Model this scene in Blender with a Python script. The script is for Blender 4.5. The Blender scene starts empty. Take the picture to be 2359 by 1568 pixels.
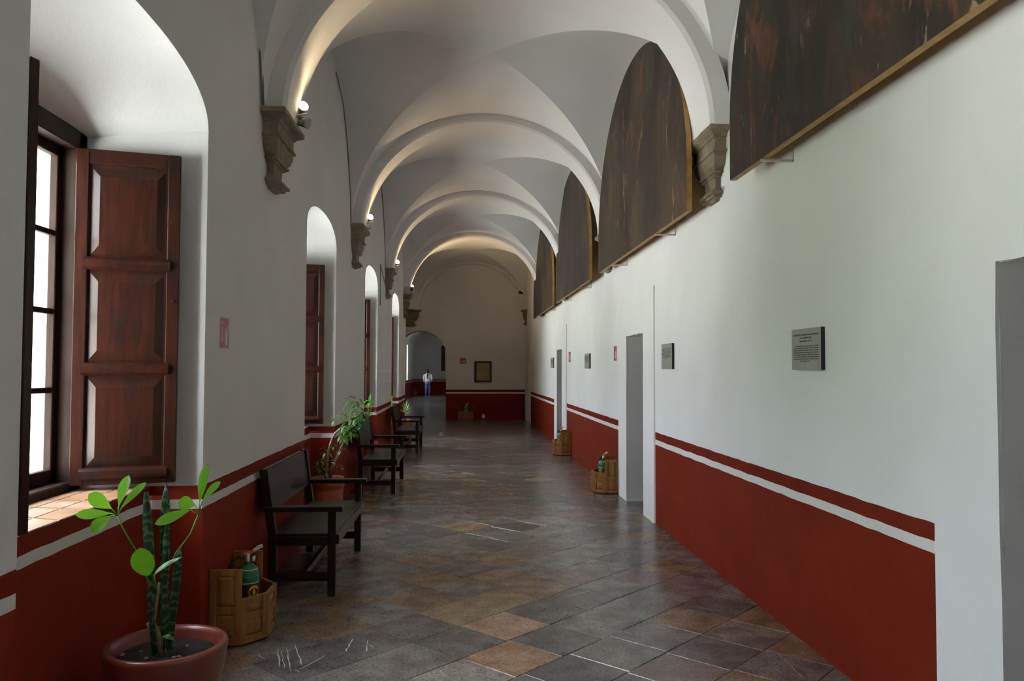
import bpy, bmesh, math, random
from mathutils import Vector, Matrix
random.seed(7)
sc = bpy.context.scene
COL = sc.collection
pi = math.pi

# ------------------------------------------------------------------ camera
cam_d = bpy.data.cameras.new('camera'); cam = bpy.data.objects.new('camera', cam_d); COL.objects.link(cam)
cam_d.sensor_width = 36.0; cam_d.lens = 1820/2359*36.0; cam_d.clip_start = 0.05; cam_d.clip_end = 300
YAW, PITCH, ROLL = map(math.radians, (3.6, 2.08, 0.17))
_f = Vector((math.sin(YAW)*math.cos(PITCH), math.cos(YAW)*math.cos(PITCH), math.sin(PITCH)))
_r = Vector((math.cos(YAW), -math.sin(YAW), 0)); _u = _r.cross(_f)
_r2 = _r*math.cos(ROLL) + _u*math.sin(ROLL); _u2 = -_r*math.sin(ROLL) + _u*math.cos(ROLL)
_m = Matrix.Identity(4)
for i in range(3):
    _m[i][0], _m[i][1], _m[i][2] = _r2[i], _u2[i], -_f[i]
_m[2][3] = 1.55
cam.matrix_world = _m
sc.camera = cam

# ------------------------------------------------------------------ world: bright overcast sky above, pale sunlit garden court below
SKY = 44.0
w = bpy.data.worlds.new('overcast'); sc.world = w; w.use_nodes = True
nt = w.node_tree; nt.nodes.clear()
tc = nt.nodes.new('ShaderNodeTexCoord'); sx = nt.nodes.new('ShaderNodeSeparateXYZ')
rp = nt.nodes.new('ShaderNodeValToRGB'); bg = nt.nodes.new('ShaderNodeBackground'); wo = nt.nodes.new('ShaderNodeOutputWorld')
mr = nt.nodes.new('ShaderNodeMapRange'); mr.inputs['From Min'].default_value = -1; mr.inputs['From Max'].default_value = 1
nt.links.new(tc.outputs['Generated'], sx.inputs[0]); nt.links.new(sx.outputs['Z'], mr.inputs['Value'])
nt.links.new(mr.outputs[0], rp.inputs[0]); nt.links.new(rp.outputs[0], bg.inputs[0]); nt.links.new(bg.outputs[0], wo.inputs[0])
cr = rp.color_ramp
cr.elements[0].position = 0.0; cr.elements[0].color = (0.58, 0.575, 0.56, 1)     # paving below the wall
e = cr.elements.new(0.26); e.color = (1.0, 0.99, 0.96, 1)                       # sunlit paving of the court
cr.elements[1].position = 1.0; cr.elements[1].color = (0.525, 0.555, 0.62, 1)     # overcast sky
e = cr.elements.new(0.40); e.color = (0.97, 0.965, 0.92, 1)
e = cr.elements.new(0.475); e.color = (0.43, 0.455, 0.385, 1)                     # belt of greenery at the horizon
e = cr.elements.new(0.505); e.color = (0.43, 0.455, 0.395, 1)
e = cr.elements.new(0.55); e.color = (0.525, 0.55, 0.595, 1)
bg.inputs[1].default_value = SKY

vs = sc.view_settings
vs.view_transform = 'Standard'; vs.look = 'None'; vs.gamma = 1.0; vs.use_curve_mapping = False
vs.exposure = 0.12
cy = sc.cycles
cy.max_bounces = 8; cy.diffuse_bounces = 5; cy.glossy_bounces = 3; cy.transparent_max_bounces = 8
cy.use_adaptive_sampling = True; cy.adaptive_threshold = 0.15; cy.adaptive_min_samples = 20
cy.use_denoising = True; cy.caustics_reflective = False; cy.caustics_refractive = False
cy.sample_clamp_indirect = 4.0

def portal(loc, sy, sz):
    """sampling aid for the sky light that enters a window opening (gives off nothing itself)"""
    L = bpy.data.lights.new('window_portal', 'AREA'); L.shape = 'RECTANGLE'; L.size = sy; L.size_y = sz
    L.cycles.is_portal = True
    o = bpy.data.objects.new('window_portal', L); COL.objects.link(o)
    o.location = loc; o.rotation_euler = (pi/2, 0, -pi/2)   # local -Z looks towards +X (into the corridor)
    return o

# ------------------------------------------------------------------ layout numbers (metres)
XL, XR = -1.40, 1.955           # corridor wall faces
XC, XA = (XL+XR)/2, (XR-XL)/2   # vault axis and half width
ZS, ZC = 3.37, 4.83             # springing and crown
ARCH = [-4.2, 0.2, 5.90, 10.30, 14.68, 19.07]
Y_BACK, Y_END = -8.4, 24.4
WIN = [(-6.3, -4.75), (-1.75, 0.0), (2.61, 4.40), (7.17, 8.84), (11.45, 13.15), (15.83, 17.57)]
DOORS = [(1.85, 2.757, 1.35, 3.163), (8.40, 9.27, 7.92, 9.75), (15.34, 16.15, 14.69, 16.63), (23.24, 24.03, 22.48, 24.38)]
DH = 1.945

# ------------------------------------------------------------------ materials
MATS = {}
def new_mat(name):
    m = bpy.data.materials.new(name); m.use_nodes = True
    nt = m.node_tree; b = nt.nodes['Principled BSDF']
    MATS[name] = m
    return m, nt, b
def N(nt, t): return nt.nodes.new(t)
def noise(nt, scale, detail=4, rough=0.6, vec=None, dist=0.0):
    n = N(nt, 'ShaderNodeTexNoise'); n.inputs['Scale'].default_value = scale; n.inputs['Detail'].default_value = detail
    n.inputs['Roughness'].default_value = rough; n.inputs['Distortion'].default_value = dist
    if vec is not None: nt.links.new(vec, n.inputs['Vector'])
    return n
def ramp(nt, fac, stops):
    r = N(nt, 'ShaderNodeValToRGB'); nt.links.new(fac, r.inputs[0])
    el = r.color_ramp.elements
    while len(el) < len(stops): el.new(0.5)
    for e, (p, c) in zip(el, stops):
        e.position = p; e.color = (c[0], c[1], c[2], 1) if len(c) == 3 else c
    return r
def bump(nt, b, h, strength, dist=0.01):
    n = N(nt, 'ShaderNodeBump'); n.inputs['Strength'].default_value = strength; n.inputs['Distance'].default_value = dist
    nt.links.new(h, n.inputs['Height']); nt.links.new(n.outputs[0], b.inputs['Normal'])
def vmap(nt, scale=(1,1,1), coord='Object'):
    t = N(nt, 'ShaderNodeTexCoord'); m = N(nt, 'ShaderNodeMapping'); m.inputs['Scale'].default_value = scale
    nt.links.new(t.outputs[coord], m.inputs[0]); return m.outputs[0]
def geopos(nt):
    return N(nt, 'ShaderNodeNewGeometry').outputs['Position']
def mixc(nt, fac, a, b):
    m = N(nt, 'ShaderNodeMix'); m.data_type = 'RGBA'
    if isinstance(fac, float): m.inputs['Factor'].default_value = fac
    else: nt.links.new(fac, m.inputs['Factor'])
    for k, v in ((6, a), (7, b)):
        if isinstance(v, tuple): m.inputs[k].default_value = (v[0], v[1], v[2], 1)
        else: nt.links.new(v, m.inputs[k])
    return m.outputs[2]
def math_(nt, op, a, b=None):
    m = N(nt, 'ShaderNodeMath'); m.operation = op
    for k, v in ((0, a), (1, b)):
        if v is None: continue
        if isinstance(v, (int, float)): m.inputs[k].default_value = v
        else: nt.links.new(v, m.inputs[k])
    return m.outputs[0]

def plaster_nodes(nt, b, tint=(0.862, 0.864, 0.870)):
    p = geopos(nt)
    n1 = noise(nt, 0.9, 2, 0.6, p); n2 = noise(nt, 9, 4, 0.68, p)
    lo = tuple(c*0.95 for c in tint); hi = tuple(min(1, c*1.04) for c in tint)
    c1 = ramp(nt, n1.outputs[0], [(0.3, lo), (0.7, hi)]).outputs[0]
    bump(nt, b, n2.outputs[0], 0.25, 0.012)
    b.inputs['Roughness'].default_value = 0.85
    b.inputs['Specular IOR Level'].default_value = 0.2
    return p, c1
m, nt, b = new_mat('plaster'); p, c = plaster_nodes(nt, b); nt.links.new(c, b.inputs['Base Color'])

# plaster with the painted dado: red field, white line, red band on top, brushed edges
m, nt, b = new_mat('plaster_dado'); p, c = plaster_nodes(nt, b)
sep = N(nt, 'ShaderNodeSeparateXYZ'); nt.links.new(p, sep.inputs[0])
wob = noise(nt, 5.0, 1, 0.6, p)
zz = math_(nt, 'ADD', sep.outputs['Z'], math_(nt, 'MULTIPLY', math_(nt, 'SUBTRACT', wob.outputs[0], 0.5), 0.013))
nr = noise(nt, 2.2, 3, 0.65, p); nr2 = noise(nt, 30, 2, 0.7, p)
red = ramp(nt, nr.outputs[0], [(0.25, (0.170, 0.0165, 0.006)), (0.75, (0.222, 0.0245, 0.0085))]).outputs[0]
scuff = ramp(nt, nr2.outputs[0], [(0.66, (0, 0, 0)), (0.80, (1, 1, 1))]).outputs[0]
red = mixc(nt, math_(nt, 'MULTIPLY', scuff, 0.10), red, (0.34, 0.14, 0.09))
band = mixc(nt, 0.25, red, (0.12, 0.02, 0.015))
below_top = math_(nt, 'LESS_THAN', zz, 0.917)
below_band = math_(nt, 'LESS_THAN', zz, 0.842)
below_line = math_(nt, 'LESS_THAN', zz, 0.792)
c = mixc(nt, below_top, c, band)
c = mixc(nt, below_band, c, (0.78, 0.77, 0.75))
c = mixc(nt, below_line, c, red)
nt.links.new(c, b.inputs['Base Color'])
rg = mixc(nt, below_line, (0.85, 0.85, 0.85), (0.62, 0.62, 0.62)); nt.links.new(rg, b.inputs['Roughness']); b.inputs['Specular IOR Level'].default_value = 0.10

def wood_mat(name, dark, mid, light, rough=0.4, scale=(14, 14, 1.6), wear=None, spec=0.5):
    m, nt, b = new_mat(name); v = vmap(nt, scale)
    n = noise(nt, 3.0, 6, 0.62, v, 0.6)
    c = ramp(nt, n.outputs[0], [(0.25, dark), (0.52, mid), (0.8, light)]).outputs[0]
    if wear:
        n2 = noise(nt, 1.3, 5, 0.7, vmap(nt, (9, 9, 2.5)))
        k = ramp(nt, n2.outputs[0], [(0.50, (0, 0, 0)), (0.68, (1, 1, 1))]).outputs[0]
        c = mixc(nt, math_(nt, 'MULTIPLY', k, 0.75), c, wear)
    nt.links.new(c, b.inputs['Base Color']); b.inputs['Roughness'].default_value = rough
    b.inputs['Specular IOR Level'].default_value = spec
    bump(nt, b, n.outputs[0], 0.25, 0.003)
    return m
wood_mat('shutter_wood', (0.010, 0.0034, 0.0022), (0.027, 0.0062, 0.0030), (0.054, 0.0125, 0.005), 0.30, wear=(0.009, 0.006, 0.006), spec=0.26)
wood_mat('frame_wood', (0.014, 0.008, 0.006), (0.022, 0.012, 0.009), (0.036, 0.018, 0.013), 0.55, spec=0.08)
wood_mat('bench_wood', (0.008, 0.005, 0.0045), (0.013, 0.0085, 0.0072), (0.024, 0.016, 0.012), 0.34, spec=0.36)
wood_mat('box_wood', (0.17, 0.062, 0.014), (0.28, 0.115, 0.026), (0.37, 0.17, 0.045), 0.38)
wood_mat('door_wood', (0.022, 0.011, 0.007), (0.042, 0.020, 0.012), (0.06, 0.03, 0.02), 0.55)
wood_mat('branch', (0.10, 0.07, 0.04), (0.22, 0.17, 0.11), (0.36, 0.30, 0.21), 0.7, (30, 30, 8))

def flat(name, col, rough=0.5, metal=0.0, var=0.08, spec=0.5, nscale=25):
    m, nt, b = new_mat(name)
    n = noise(nt, nscale, 4, 0.6, vmap(nt))
    lo = tuple(x*(1-var) for x in col); hi = tuple(min(1, x*(1+var)) for x in col)
    c = ramp(nt, n.outputs[0], [(0.3, lo), (0.7, hi)]).outputs[0]
    nt.links.new(c, b.inputs['Base Color']); b.inputs['Roughness'].default_value = rough
    b.inputs['Metallic'].default_value = metal; b.inputs['Specular IOR Level'].default_value = spec
    return m
flat('gold_edge', (0.40, 0.235, 0.060), 0.5, var=0.25, nscale=9)
flat('plaque_grey', (0.33, 0.322, 0.295), 0.45, var=0.04)
flat('plaque_edge', (0.012, 0.011, 0.016), 0.5)
flat('ink', (0.035, 0.033, 0.03), 0.7)
flat('white_metal', (0.72, 0.72, 0.70), 0.4)
flat('sign_white', (0.74, 0.70, 0.68), 0.5)
flat('sign_red', (0.46, 0.035, 0.04), 0.45)
flat('sign_pink', (0.42, 0.12, 0.14), 0.5)
flat('chrome', (0.55, 0.54, 0.52), 0.28, 0.9)
flat('lamp_metal', (0.42, 0.40, 0.38), 0.35, 0.6)
flat('black_rubber', (0.012, 0.012, 0.012), 0.5)
flat('ext_green', (0.012, 0.13, 0.055), 0.28)
flat('ext_red', (0.42, 0.02, 0.03), 0.35)
flat('ext_black', (0.02, 0.02, 0.02), 0.35)
flat('ext_yellow', (0.75, 0.52, 0.03), 0.4)
flat('ext_white', (0.72, 0.71, 0.68), 0.35)
flat('ext_orange', (0.60, 0.15, 0.03), 0.4)
flat('terracotta_glazed', (0.19, 0.040, 0.030), 0.30, var=0.2, nscale=6)
flat('terracotta', (0.36, 0.085, 0.045), 0.6, var=0.2, nscale=8)
flat('paper_tan', (0.36, 0.28, 0.11), 0.6, var=0.25, nscale=4)
flat('frame_black', (0.018, 0.013, 0.012), 0.45)
flat('outlet_white', (0.62, 0.58, 0.54), 0.5)
flat('cable', (0.16, 0.15, 0.14), 0.6)
flat('cable_dark', (0.05, 0.045, 0.04), 0.6)
flat('speaker_grey', (0.45, 0.44, 0.42), 0.5)
flat('skin', (0.40, 0.22, 0.14), 0.6)
flat('jacket_white', (0.78, 0.77, 0.78), 0.8, var=0.1)
flat('jeans_blue', (0.10, 0.16, 0.42), 0.8, var=0.25)
flat('shirt_violet', (0.27, 0.17, 0.52), 0.8, var=0.3)
flat('hair_dark', (0.016, 0.012, 0.011), 0.45)
flat('shoe', (0.45, 0.36, 0.26), 0.6)
flat('scrape', (0.50, 0.48, 0.46), 0.6, var=0.35, nscale=120)
flat('grout', (0.085, 0.078, 0.070), 0.8)

m, nt, b = new_mat('soil'); n = noise(nt, 60, 6, 0.7, vmap(nt))
c = ramp(nt, n.outputs[0], [(0.35, (0.008, 0.006, 0.005)), (0.62, (0.035, 0.026, 0.02)), (0.75, (0.15, 0.12, 0.09))]).outputs[0]
nt.links.new(c, b.inputs['Base Color']); b.inputs['Roughness'].default_value = 0.95; bump(nt, b, n.outputs[0], 1.0, 0.02)

m, nt, b = new_mat('corbel_stone'); p = geopos(nt); n = noise(nt, 7, 6, 0.65, p); n2 = noise(nt, 60, 5, 0.7, p)
c = ramp(nt, n.outputs[0], [(0.3, (0.17, 0.13, 0.082)), (0.55, (0.25, 0.20, 0.135)), (0.75, (0.33, 0.28, 0.20))]).outputs[0]
nt.links.new(c, b.inputs['Base Color']); b.inputs['Roughness'].default_value = 0.9
bump(nt, b, math_(nt, 'ADD', n.outputs[0], math_(nt, 'MULTIPLY', n2.outputs[0], 0.5)), 0.6, 0.02)

def leaf_mat(name, c1, c2, trans, rough=0.35, scale=8):
    m, nt, b = new_mat(name); n = noise(nt, scale, 4, 0.6, vmap(nt))
    c = ramp(nt, n.outputs[0], [(0.3, c1), (0.7, c2)]).outputs[0]
    nt.links.new(c, b.inputs['Base Color']); b.inputs['Roughness'].default_value = rough
    t = N(nt, 'ShaderNodeBsdfTranslucent'); t.inputs[0].default_value = trans
    mx = N(nt, 'ShaderNodeMixShader'); mx.inputs[0].default_value = 0.42
    out = nt.nodes['Material Output']
    nt.links.new(b.outputs[0], mx.inputs[1]); nt.links.new(t.outputs[0], mx.inputs[2]); nt.links.new(mx.outputs[0], out.inputs[0])
    return m
leaf_mat('leaf_bright', (0.07, 0.22, 0.012), (0.11, 0.30, 0.02), (0.18, 0.44, 0.02, 1))
leaf_mat('leaf_mid', (0.045, 0.12, 0.025), (0.08, 0.19, 0.05), (0.10, 0.28, 0.03, 1), 0.3)
leaf_mat('leaf_pale', (0.28, 0.40, 0.22), (0.50, 0.60, 0.42), (0.30, 0.45, 0.18, 1), 0.4)
leaf_mat('leaf_yellow', (0.35, 0.42, 0.10), (0.50, 0.55, 0.18), (0.5, 0.6, 0.1, 1), 0.4)
m, nt, b = new_mat('snake_leaf'); v = vmap(nt, (1, 1, 1)); wv = N(nt, 'ShaderNodeTexWave'); wv.bands_direction = 'Z'
wv.inputs['Scale'].default_value = 7; wv.inputs['Distortion'].default_value = 9; wv.inputs['Detail'].default_value = 3; wv.inputs['Detail Scale'].default_value = 2.5
nt.links.new(v, wv.inputs[0])
c = ramp(nt, wv.outputs[0], [(0.3, (0.010, 0.036, 0.013)), (0.7, (0.028, 0.075, 0.030)), (0.97, (0.085, 0.16, 0.075))]).outputs[0]
nt.links.new(c, b.inputs['Base Color']); b.inputs['Roughness'].default_value = 0.35

# stone floor: one material per stone colour
def tile_mat(name, c1, c2, rough=0.25):
    m, nt, b = new_mat(name); p = geopos(nt)
    n1 = noise(nt, 5.5, 4, 0.65, p); n2 = noise(nt, 62, 2, 0.6, p); n3 = noise(nt, 9, 3, 0.6, p)
    base = ramp(nt, n1.outputs[0], [(0.36, tuple(x*0.82 for x in c1)), (0.64, tuple(x*1.12 for x in c2))]).outputs[0]
    pit = ramp(nt, n2.outputs[0], [(0.38, (0.30, 0.28, 0.27)), (0.50, (1, 1, 1))]).outputs[0]
    mm = N(nt, 'ShaderNodeMix'); mm.data_type = 'RGBA'; mm.blend_type = 'MULTIPLY'; mm.inputs['Factor'].default_value = 0.62
    nt.links.new(base, mm.inputs[6]); nt.links.new(pit, mm.inputs[7]); base = mm.outputs[2]
    nt.links.new(base, b.inputs['Base Color'])
    b.inputs['Roughness'].default_value = rough; b.inputs['Specular IOR Level'].default_value = 0.5
    bump(nt, b, math_(nt, 'ADD', math_(nt, 'MULTIPLY', n3.outputs[0], 1.0), math_(nt, 'MULTIPLY', n2.outputs[0], 0.35)), 0.22, 0.010)
    return m
TILE = [tile_mat('stone_grey', (0.149, 0.133, 0.124), (0.223, 0.200, 0.184)),
        tile_mat('stone_dark', (0.101, 0.093, 0.097), (0.153, 0.137, 0.132)),
        tile_mat('stone_brown', (0.181, 0.121, 0.077), (0.264, 0.177, 0.112)),
        tile_mat('stone_plum', (0.158, 0.109, 0.101), (0.223, 0.158, 0.146)),
        tile_mat('stone_ochre', (0.247, 0.170, 0.097), (0.336, 0.235, 0.138)),
        tile_mat('stone_orange', (0.309, 0.169, 0.098), (0.415, 0.251, 0.156)),
        tile_mat('stone_rose', (0.359, 0.209, 0.154), (0.452, 0.288, 0.207)),
        tile_mat('stone_pale', (0.254, 0.219, 0.197), (0.338, 0.295, 0.268))]

# window glass: clear, with a faint mirror
m, nt, b = new_mat('glass'); nt.nodes.remove(b)
tr = N(nt, 'ShaderNodeBsdfTransparent'); gl = N(nt, 'ShaderNodeBsdfGlossy'); gl.inputs['Roughness'].default_value = 0.03
tr.inputs[0].default_value = (0.95, 0.97, 0.96, 1)
mx = N(nt, 'ShaderNodeMixShader'); mx.inputs[0].default_value = 0.05
nt.links.new(tr.outputs[0], mx.inputs[1]); nt.links.new(gl.outputs[0], mx.inputs[2]); nt.links.new(mx.outputs[0], nt.nodes['Material Output'].inputs[0])

m, nt, b = new_mat('lamp_lens'); b.inputs['Emission Color'].default_value = (1.0, 0.72, 0.40, 1); b.inputs['Emission Strength'].default_value = 40
n = noise(nt, 30, 2, 0.5, vmap(nt)); c = ramp(nt, n.outputs[0], [(0.3, (0.8, 0.75, 0.65)), (0.7, (0.9, 0.85, 0.75))]).outputs[0]; nt.links.new(c, b.inputs['Base Color'])

m, nt, b = new_mat('sill_tile'); p = geopos(nt); n = noise(nt, 6, 5, 0.65, p)
c = ramp(nt, n.outputs[0], [(0.3, (0.26, 0.12, 0.06)), (0.55, (0.38, 0.22, 0.13)), (0.75, (0.5, 0.42, 0.36))]).outputs[0]
nt.links.new(c, b.inputs['Base Color']); b.inputs['Roughness'].default_value = 0.38; bump(nt, b, n.outputs[0], 0.3, 0.006)

# old dark oil canvas: brown ground with vertical streaks of warm and pale paint (no motif)
def canvas_mat(name, seed, warm):
    m, nt, b = new_mat(name)
    t = N(nt, 'ShaderNodeTexCoord'); mp = N(nt, 'ShaderNodeMapping'); mp.inputs['Location'].default_value = (seed*3.7, seed*5.1, seed*1.3)
    nt.links.new(t.outputs['Object'], mp.inputs[0])
    def mapped(s):
        k = N(nt, 'ShaderNodeMapping'); k.inputs['Scale'].default_value = s; nt.links.new(mp.outputs[0], k.inputs[0]); return k.outputs[0]
    n0 = noise(nt, 1.1, 5, 0.6, mapped((1, 1, 0.6)), 0.4)
    base = ramp(nt, n0.outputs[0], [(0.36, (0.012, 0.010, 0.009)), (0.47, (0.026, 0.019, 0.014)), (0.54, (0.042, 0.029, 0.018)), (0.64, (0.070, 0.042, 0.022))]).outputs[0]
    nm = noise(nt, 0.9, 3, 0.5, mapped((1, 1, 1.2)), 0.3)
    mask = ramp(nt, nm.outputs[0], [(0.46, (0, 0, 0)), (0.58, (1, 1, 1))]).outputs[0]
    n1 = noise(nt, 3.2, 6, 0.68, mapped((1, 1, 0.42)), 1.2)
    s1 = ramp(nt, n1.outputs[0], [(0.53, (0, 0, 0)), (0.64, (1, 1, 1))]).outputs[0]
    base = mixc(nt, math_(nt, 'MULTIPLY', math_(nt, 'MULTIPLY', s1, math_(nt, 'ADD', mask, 0.25)), 0.62), base, warm)
    n2 = noise(nt, 7.5, 5, 0.72, mapped((1, 1, 0.30)), 1.0)
    s2 = ramp(nt, n2.outputs[0], [(0.595, (0, 0, 0)), (0.65, (1, 1, 1))]).outputs[0]
    base = mixc(nt, math_(nt, 'MULTIPLY', math_(nt, 'MULTIPLY', s2, math_(nt, 'ADD', mask, 0.15)), 0.75), base, (0.30, 0.22, 0.13))
    n3 = noise(nt, 2.6, 4, 0.6, mapped((1, 1, 0.5)), 0.3)
    s3 = ramp(nt, n3.outputs[0], [(0.54, (0, 0, 0)), (0.66, (1, 1, 1))]).outputs[0]
    base = mixc(nt, math_(nt, 'MULTIPLY', s3, 0.5), base, (0.055, 0.062, 0.052))
    nt.links.new(base, b.inputs['Base Color']); b.inputs['Roughness'].default_value = 0.55; b.inputs['Specular IOR Level'].default_value = 0.3
    n4 = noise(nt, 55, 3, 0.6, mapped((1, 1, 1))); bump(nt, b, n4.outputs[0], 0.12, 0.004)
    return m
CANVAS = [canvas_mat('canvas_oil_a', 1, (0.17, 0.062, 0.022)), canvas_mat('canvas_oil_b', 2, (0.15, 0.058, 0.028)),
          canvas_mat('canvas_oil_c', 3, (0.13, 0.075, 0.032)), canvas_mat('canvas_oil_d', 4, (0.14, 0.085, 0.035))]

# ------------------------------------------------------------------ mesh helpers
def link(name, me, mat=None, parent=None, loc=None, rot=None):
    o = bpy.data.objects.new(name, me); COL.objects.link(o)
    if mat is not None and me is not None:
        for k in (mat if isinstance(mat, (list, tuple)) else [mat]): me.materials.append(MATS[k] if isinstance(k, str) else k)
    if parent is not None: o.parent = parent
    if loc is not None: o.location = loc
    if rot is not None: o.rotation_euler = rot
    return o
def mesh(name, verts, faces, mat=None, parent=None, smooth=False, loc=None, rot=None, fix=True):
    me = bpy.data.meshes.new(name); me.from_pydata([tuple(v) for v in verts], [], faces); me.update()
    if fix:
        bm = bmesh.new(); bm.from_mesh(me); bmesh.ops.recalc_face_normals(bm, faces=bm.faces); bm.to_mesh(me); bm.free()
    if smooth:
        me.polygons.foreach_set('use_smooth', [True]*len(me.polygons))
    return link(name, me, mat, parent, loc, rot)
def tag(o, label=None, cat=None, group=None, kind=None):
    if label: o['label'] = label
    if cat: o['category'] = cat
    if group: o['group'] = group
    if kind: o['kind'] = kind
    return o
def empty(name, loc=(0, 0, 0), rz=0.0):
    o = bpy.data.objects.new(name, None); COL.objects.link(o); o.location = loc; o.rotation_euler = (0, 0, rz)
    o.empty_display_size = 0.1
    return o
class MB:
    """collects simple solids into one mesh"""
    def __init__(s): s.v = []; s.f = []; s.mi = []; s.cur = 0
    def add(s, vs, fs):
        k = len(s.v); s.v += [tuple(v) for v in vs]; s.f += [tuple(i+k for i in f) for f in fs]; s.mi += [s.cur]*len(fs); return s
    def box(s, x0, x1, y0, y1, z0, z1, bev=0.0):
        if bev <= 0:
            vs = [(x, y, z) for z in (z0, z1) for y in (y0, y1) for x in (x0, x1)]
            return s.add(vs, [(0, 2, 3, 1), (4, 5, 7, 6), (0, 1, 5, 4), (2, 6, 7, 3), (0, 4, 6, 2), (1, 3, 7, 5)])
        bm = bmesh.new(); bmesh.ops.create_cube(bm, size=1)
        for v in bm.verts:
            v.co = Vector((x0+(v.co.x+.5)*(x1-x0), y0+(v.co.y+.5)*(y1-y0), z0+(v.co.z+.5)*(z1-z0)))
        bmesh.ops.bevel(bm, geom=bm.edges[:], offset=bev, segments=1, affect='EDGES', profile=0.5)
        bm.verts.index_update()
        s.add([v.co[:] for v in bm.verts], [[v.index for v in f.verts] for f in bm.faces]); bm.free(); return s
    def quad(s, a, b, c, d): return s.add([a, b, c, d], [(0, 1, 2, 3)])
    def loft(s, rings, closed=True, cap=True):
        n = len(rings[0]); vs = [p for r in rings for p in r]; fs = []
        for i in range(len(rings)-1):
            for j in range(n if closed else n-1):
                a = i*n+j; b2 = i*n+(j+1) % n; fs.append((a, b2, b2+n, a+n))
        if cap and closed:
            fs.append(tuple(range(n-1, -1, -1))); fs.append(tuple((len(rings)-1)*n+j for j in range(n)))
        return s.add(vs, fs)
    def lathe(s, prof, seg=24, c=(0, 0, 0), cap=True):
        rings = [[(c[0]+r*math.cos(2*pi*j/seg), c[1]+r*math.sin(2*pi*j/seg), c[2]+z) for j in range(seg)] for r, z in prof]
        return s.loft(rings, True, cap)
    def tube(s, pts, rad, seg=8, cap=True):
        pts = [Vector(p) for p in pts]; n = len(pts)
        rads = rad if isinstance(rad, (list, tuple)) else [rad]*n
        rings = []; up = None
        for i, p in enumerate(pts):
            d = (pts[min(i+1, n-1)]-pts[max(i-1, 0)]).normalized()
            if up is None: up = Vector((0, 0, 1)) if abs(d.z) < 0.9 else Vector((1, 0, 0))
            a = d.cross(up).normalized(); b2 = a.cross(d).normalized(); up = b2
            rings.append([p+a*(rads[i]*math.cos(2*pi*j/seg))+b2*(rads[i]*math.sin(2*pi*j/seg)) for j in range(seg)])
        return s.loft(rings, True, cap)
    def cyl(s, p, q, r, seg=16, r2=None): return s.tube([p, q], [r, r if r2 is None else r2], seg)
    def build(s, name, mat, parent=None, smooth=False, loc=None, rot=None):
        o = mesh(name, s.v, s.f, mat, parent, smooth, loc, rot)
        if isinstance(mat, (list, tuple)) and len(mat) > 1: o.data.polygons.foreach_set('material_index', s.mi)
        return o
def autosmooth(o, deg=40):
    me = o.data; me.polygons.foreach_set('use_smooth', [True]*len(me.polygons)); me.set_sharp_from_angle(angle=math.radians(deg)); return o
def copy_tree(o, parent=None):
    c = o.copy(); COL.objects.link(c); c.parent = parent
    for ch in list(o.children): copy_tree(ch, c)
    return c
def rect_holes(a0, a1, z0, z1, holes):
    """cells of the rectangle [a0,a1]x[z0,z1] that no hole covers"""
    A = sorted({a0, a1, *[h[0] for h in holes], *[h[1] for h in holes]}); Z = sorted({z0, z1, *[h[2] for h in holes], *[h[3] for h in holes]})
    out = []
    for i in range(len(A)-1):
        for j in range(len(Z)-1):
            am, zm = (A[i]+A[i+1])/2, (Z[j]+Z[j+1])/2
            if not any(h[0] < am < h[1] and h[2] < zm < h[3] for h in holes): out.append((A[i], A[i+1], Z[j], Z[j+1]))
    return out

# ------------------------------------------------------------------ floor
FL = MB(); FL.box(-3.6, 3.2, Y_BACK, 49.5, -0.20, -0.008)
floor = FL.build('floor', 'grout'); tag(floor, 'dark worn stone slab floor laid diagonally along the corridor', kind='structure')
DG = 0.2725                      # half diagonal of one slab
T0 = (0.295, 4.32)
def tile_mesh(name, s):
    h = s/2; b_ = 0.0025; vs = []
    for hh, z in ((h, -0.03), (h, -0.004), (h-b_, 0.0)):
        vs += [(-hh, -hh, z), (hh, -hh, z), (hh, hh, z), (-hh, hh, z)]
    fs = [(8, 9, 10, 11)]
    for k in (0, 4):
        for j in range(4): fs.append((k+j, k+(j+1) % 4, k+4+(j+1) % 4, k+4+j))
    me = bpy.data.meshes.new(name); me.from_pydata(vs, [], fs); me.update(); return me
SIDE = DG*math.sqrt(2)
tm = tile_mesh('tile', SIDE-0.003); tm.materials.append(TILE[0])
SPECIAL = [(0.30, 4.32, 5), (0.20, 4.93, 6), (0.44, 5.35, 4), (-0.06, 5.22, 4), (0.14, 5.95, 2), (0.20, 6.45, 2), (0.26, 7.9, 4), (0.22, 8.5, 3),
           (0.24, 9.2, 3), (-0.92, 8.9, 2), (-0.80, 3.95, 5), (-0.62, 4.75, 7), (-1.15, 4.80, 2), (1.60, 4.9, 2), (0.85, 5.9, 3), (0.9, 4.32, 0), (-0.2, 4.0, 7),
           (0.95, 4.85, 0), (1.2, 3.95, 3), (-0.35, 4.5, 1), (0.55, 4.6, 1), (0.1, 4.6, 1), (-0.55, 4.3, 1), (0.25, 10.6, 2), (0.2, 11.7, 4), (-0.3, 6.6, 2), (-0.3, 5.8, 2)]
cells = []
for i in range(-40, 80):
    for j in range(-80, 40):
        sh = random.Random(j*17+3).uniform(-0.03, 0.03)       # rows keep one long joint, the slabs in them shift a little
        x = T0[0]+(i+j)*DG+sh; y = T0[1]+(i-j)*DG+sh
        if -1.72 < x < 2.2 and 2.0 < y < 24.2: cells.append((y, x, i, j))
cells.sort()
near = [c for c in cells if c[0] < 12.4][:298]
spec = {}
for sx_, sy_, k in SPECIAL:
    best = min(near, key=lambda c: (c[1]-sx_)**2+(c[0]-sy_)**2); spec[(best[2], best[3])] = k
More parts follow.
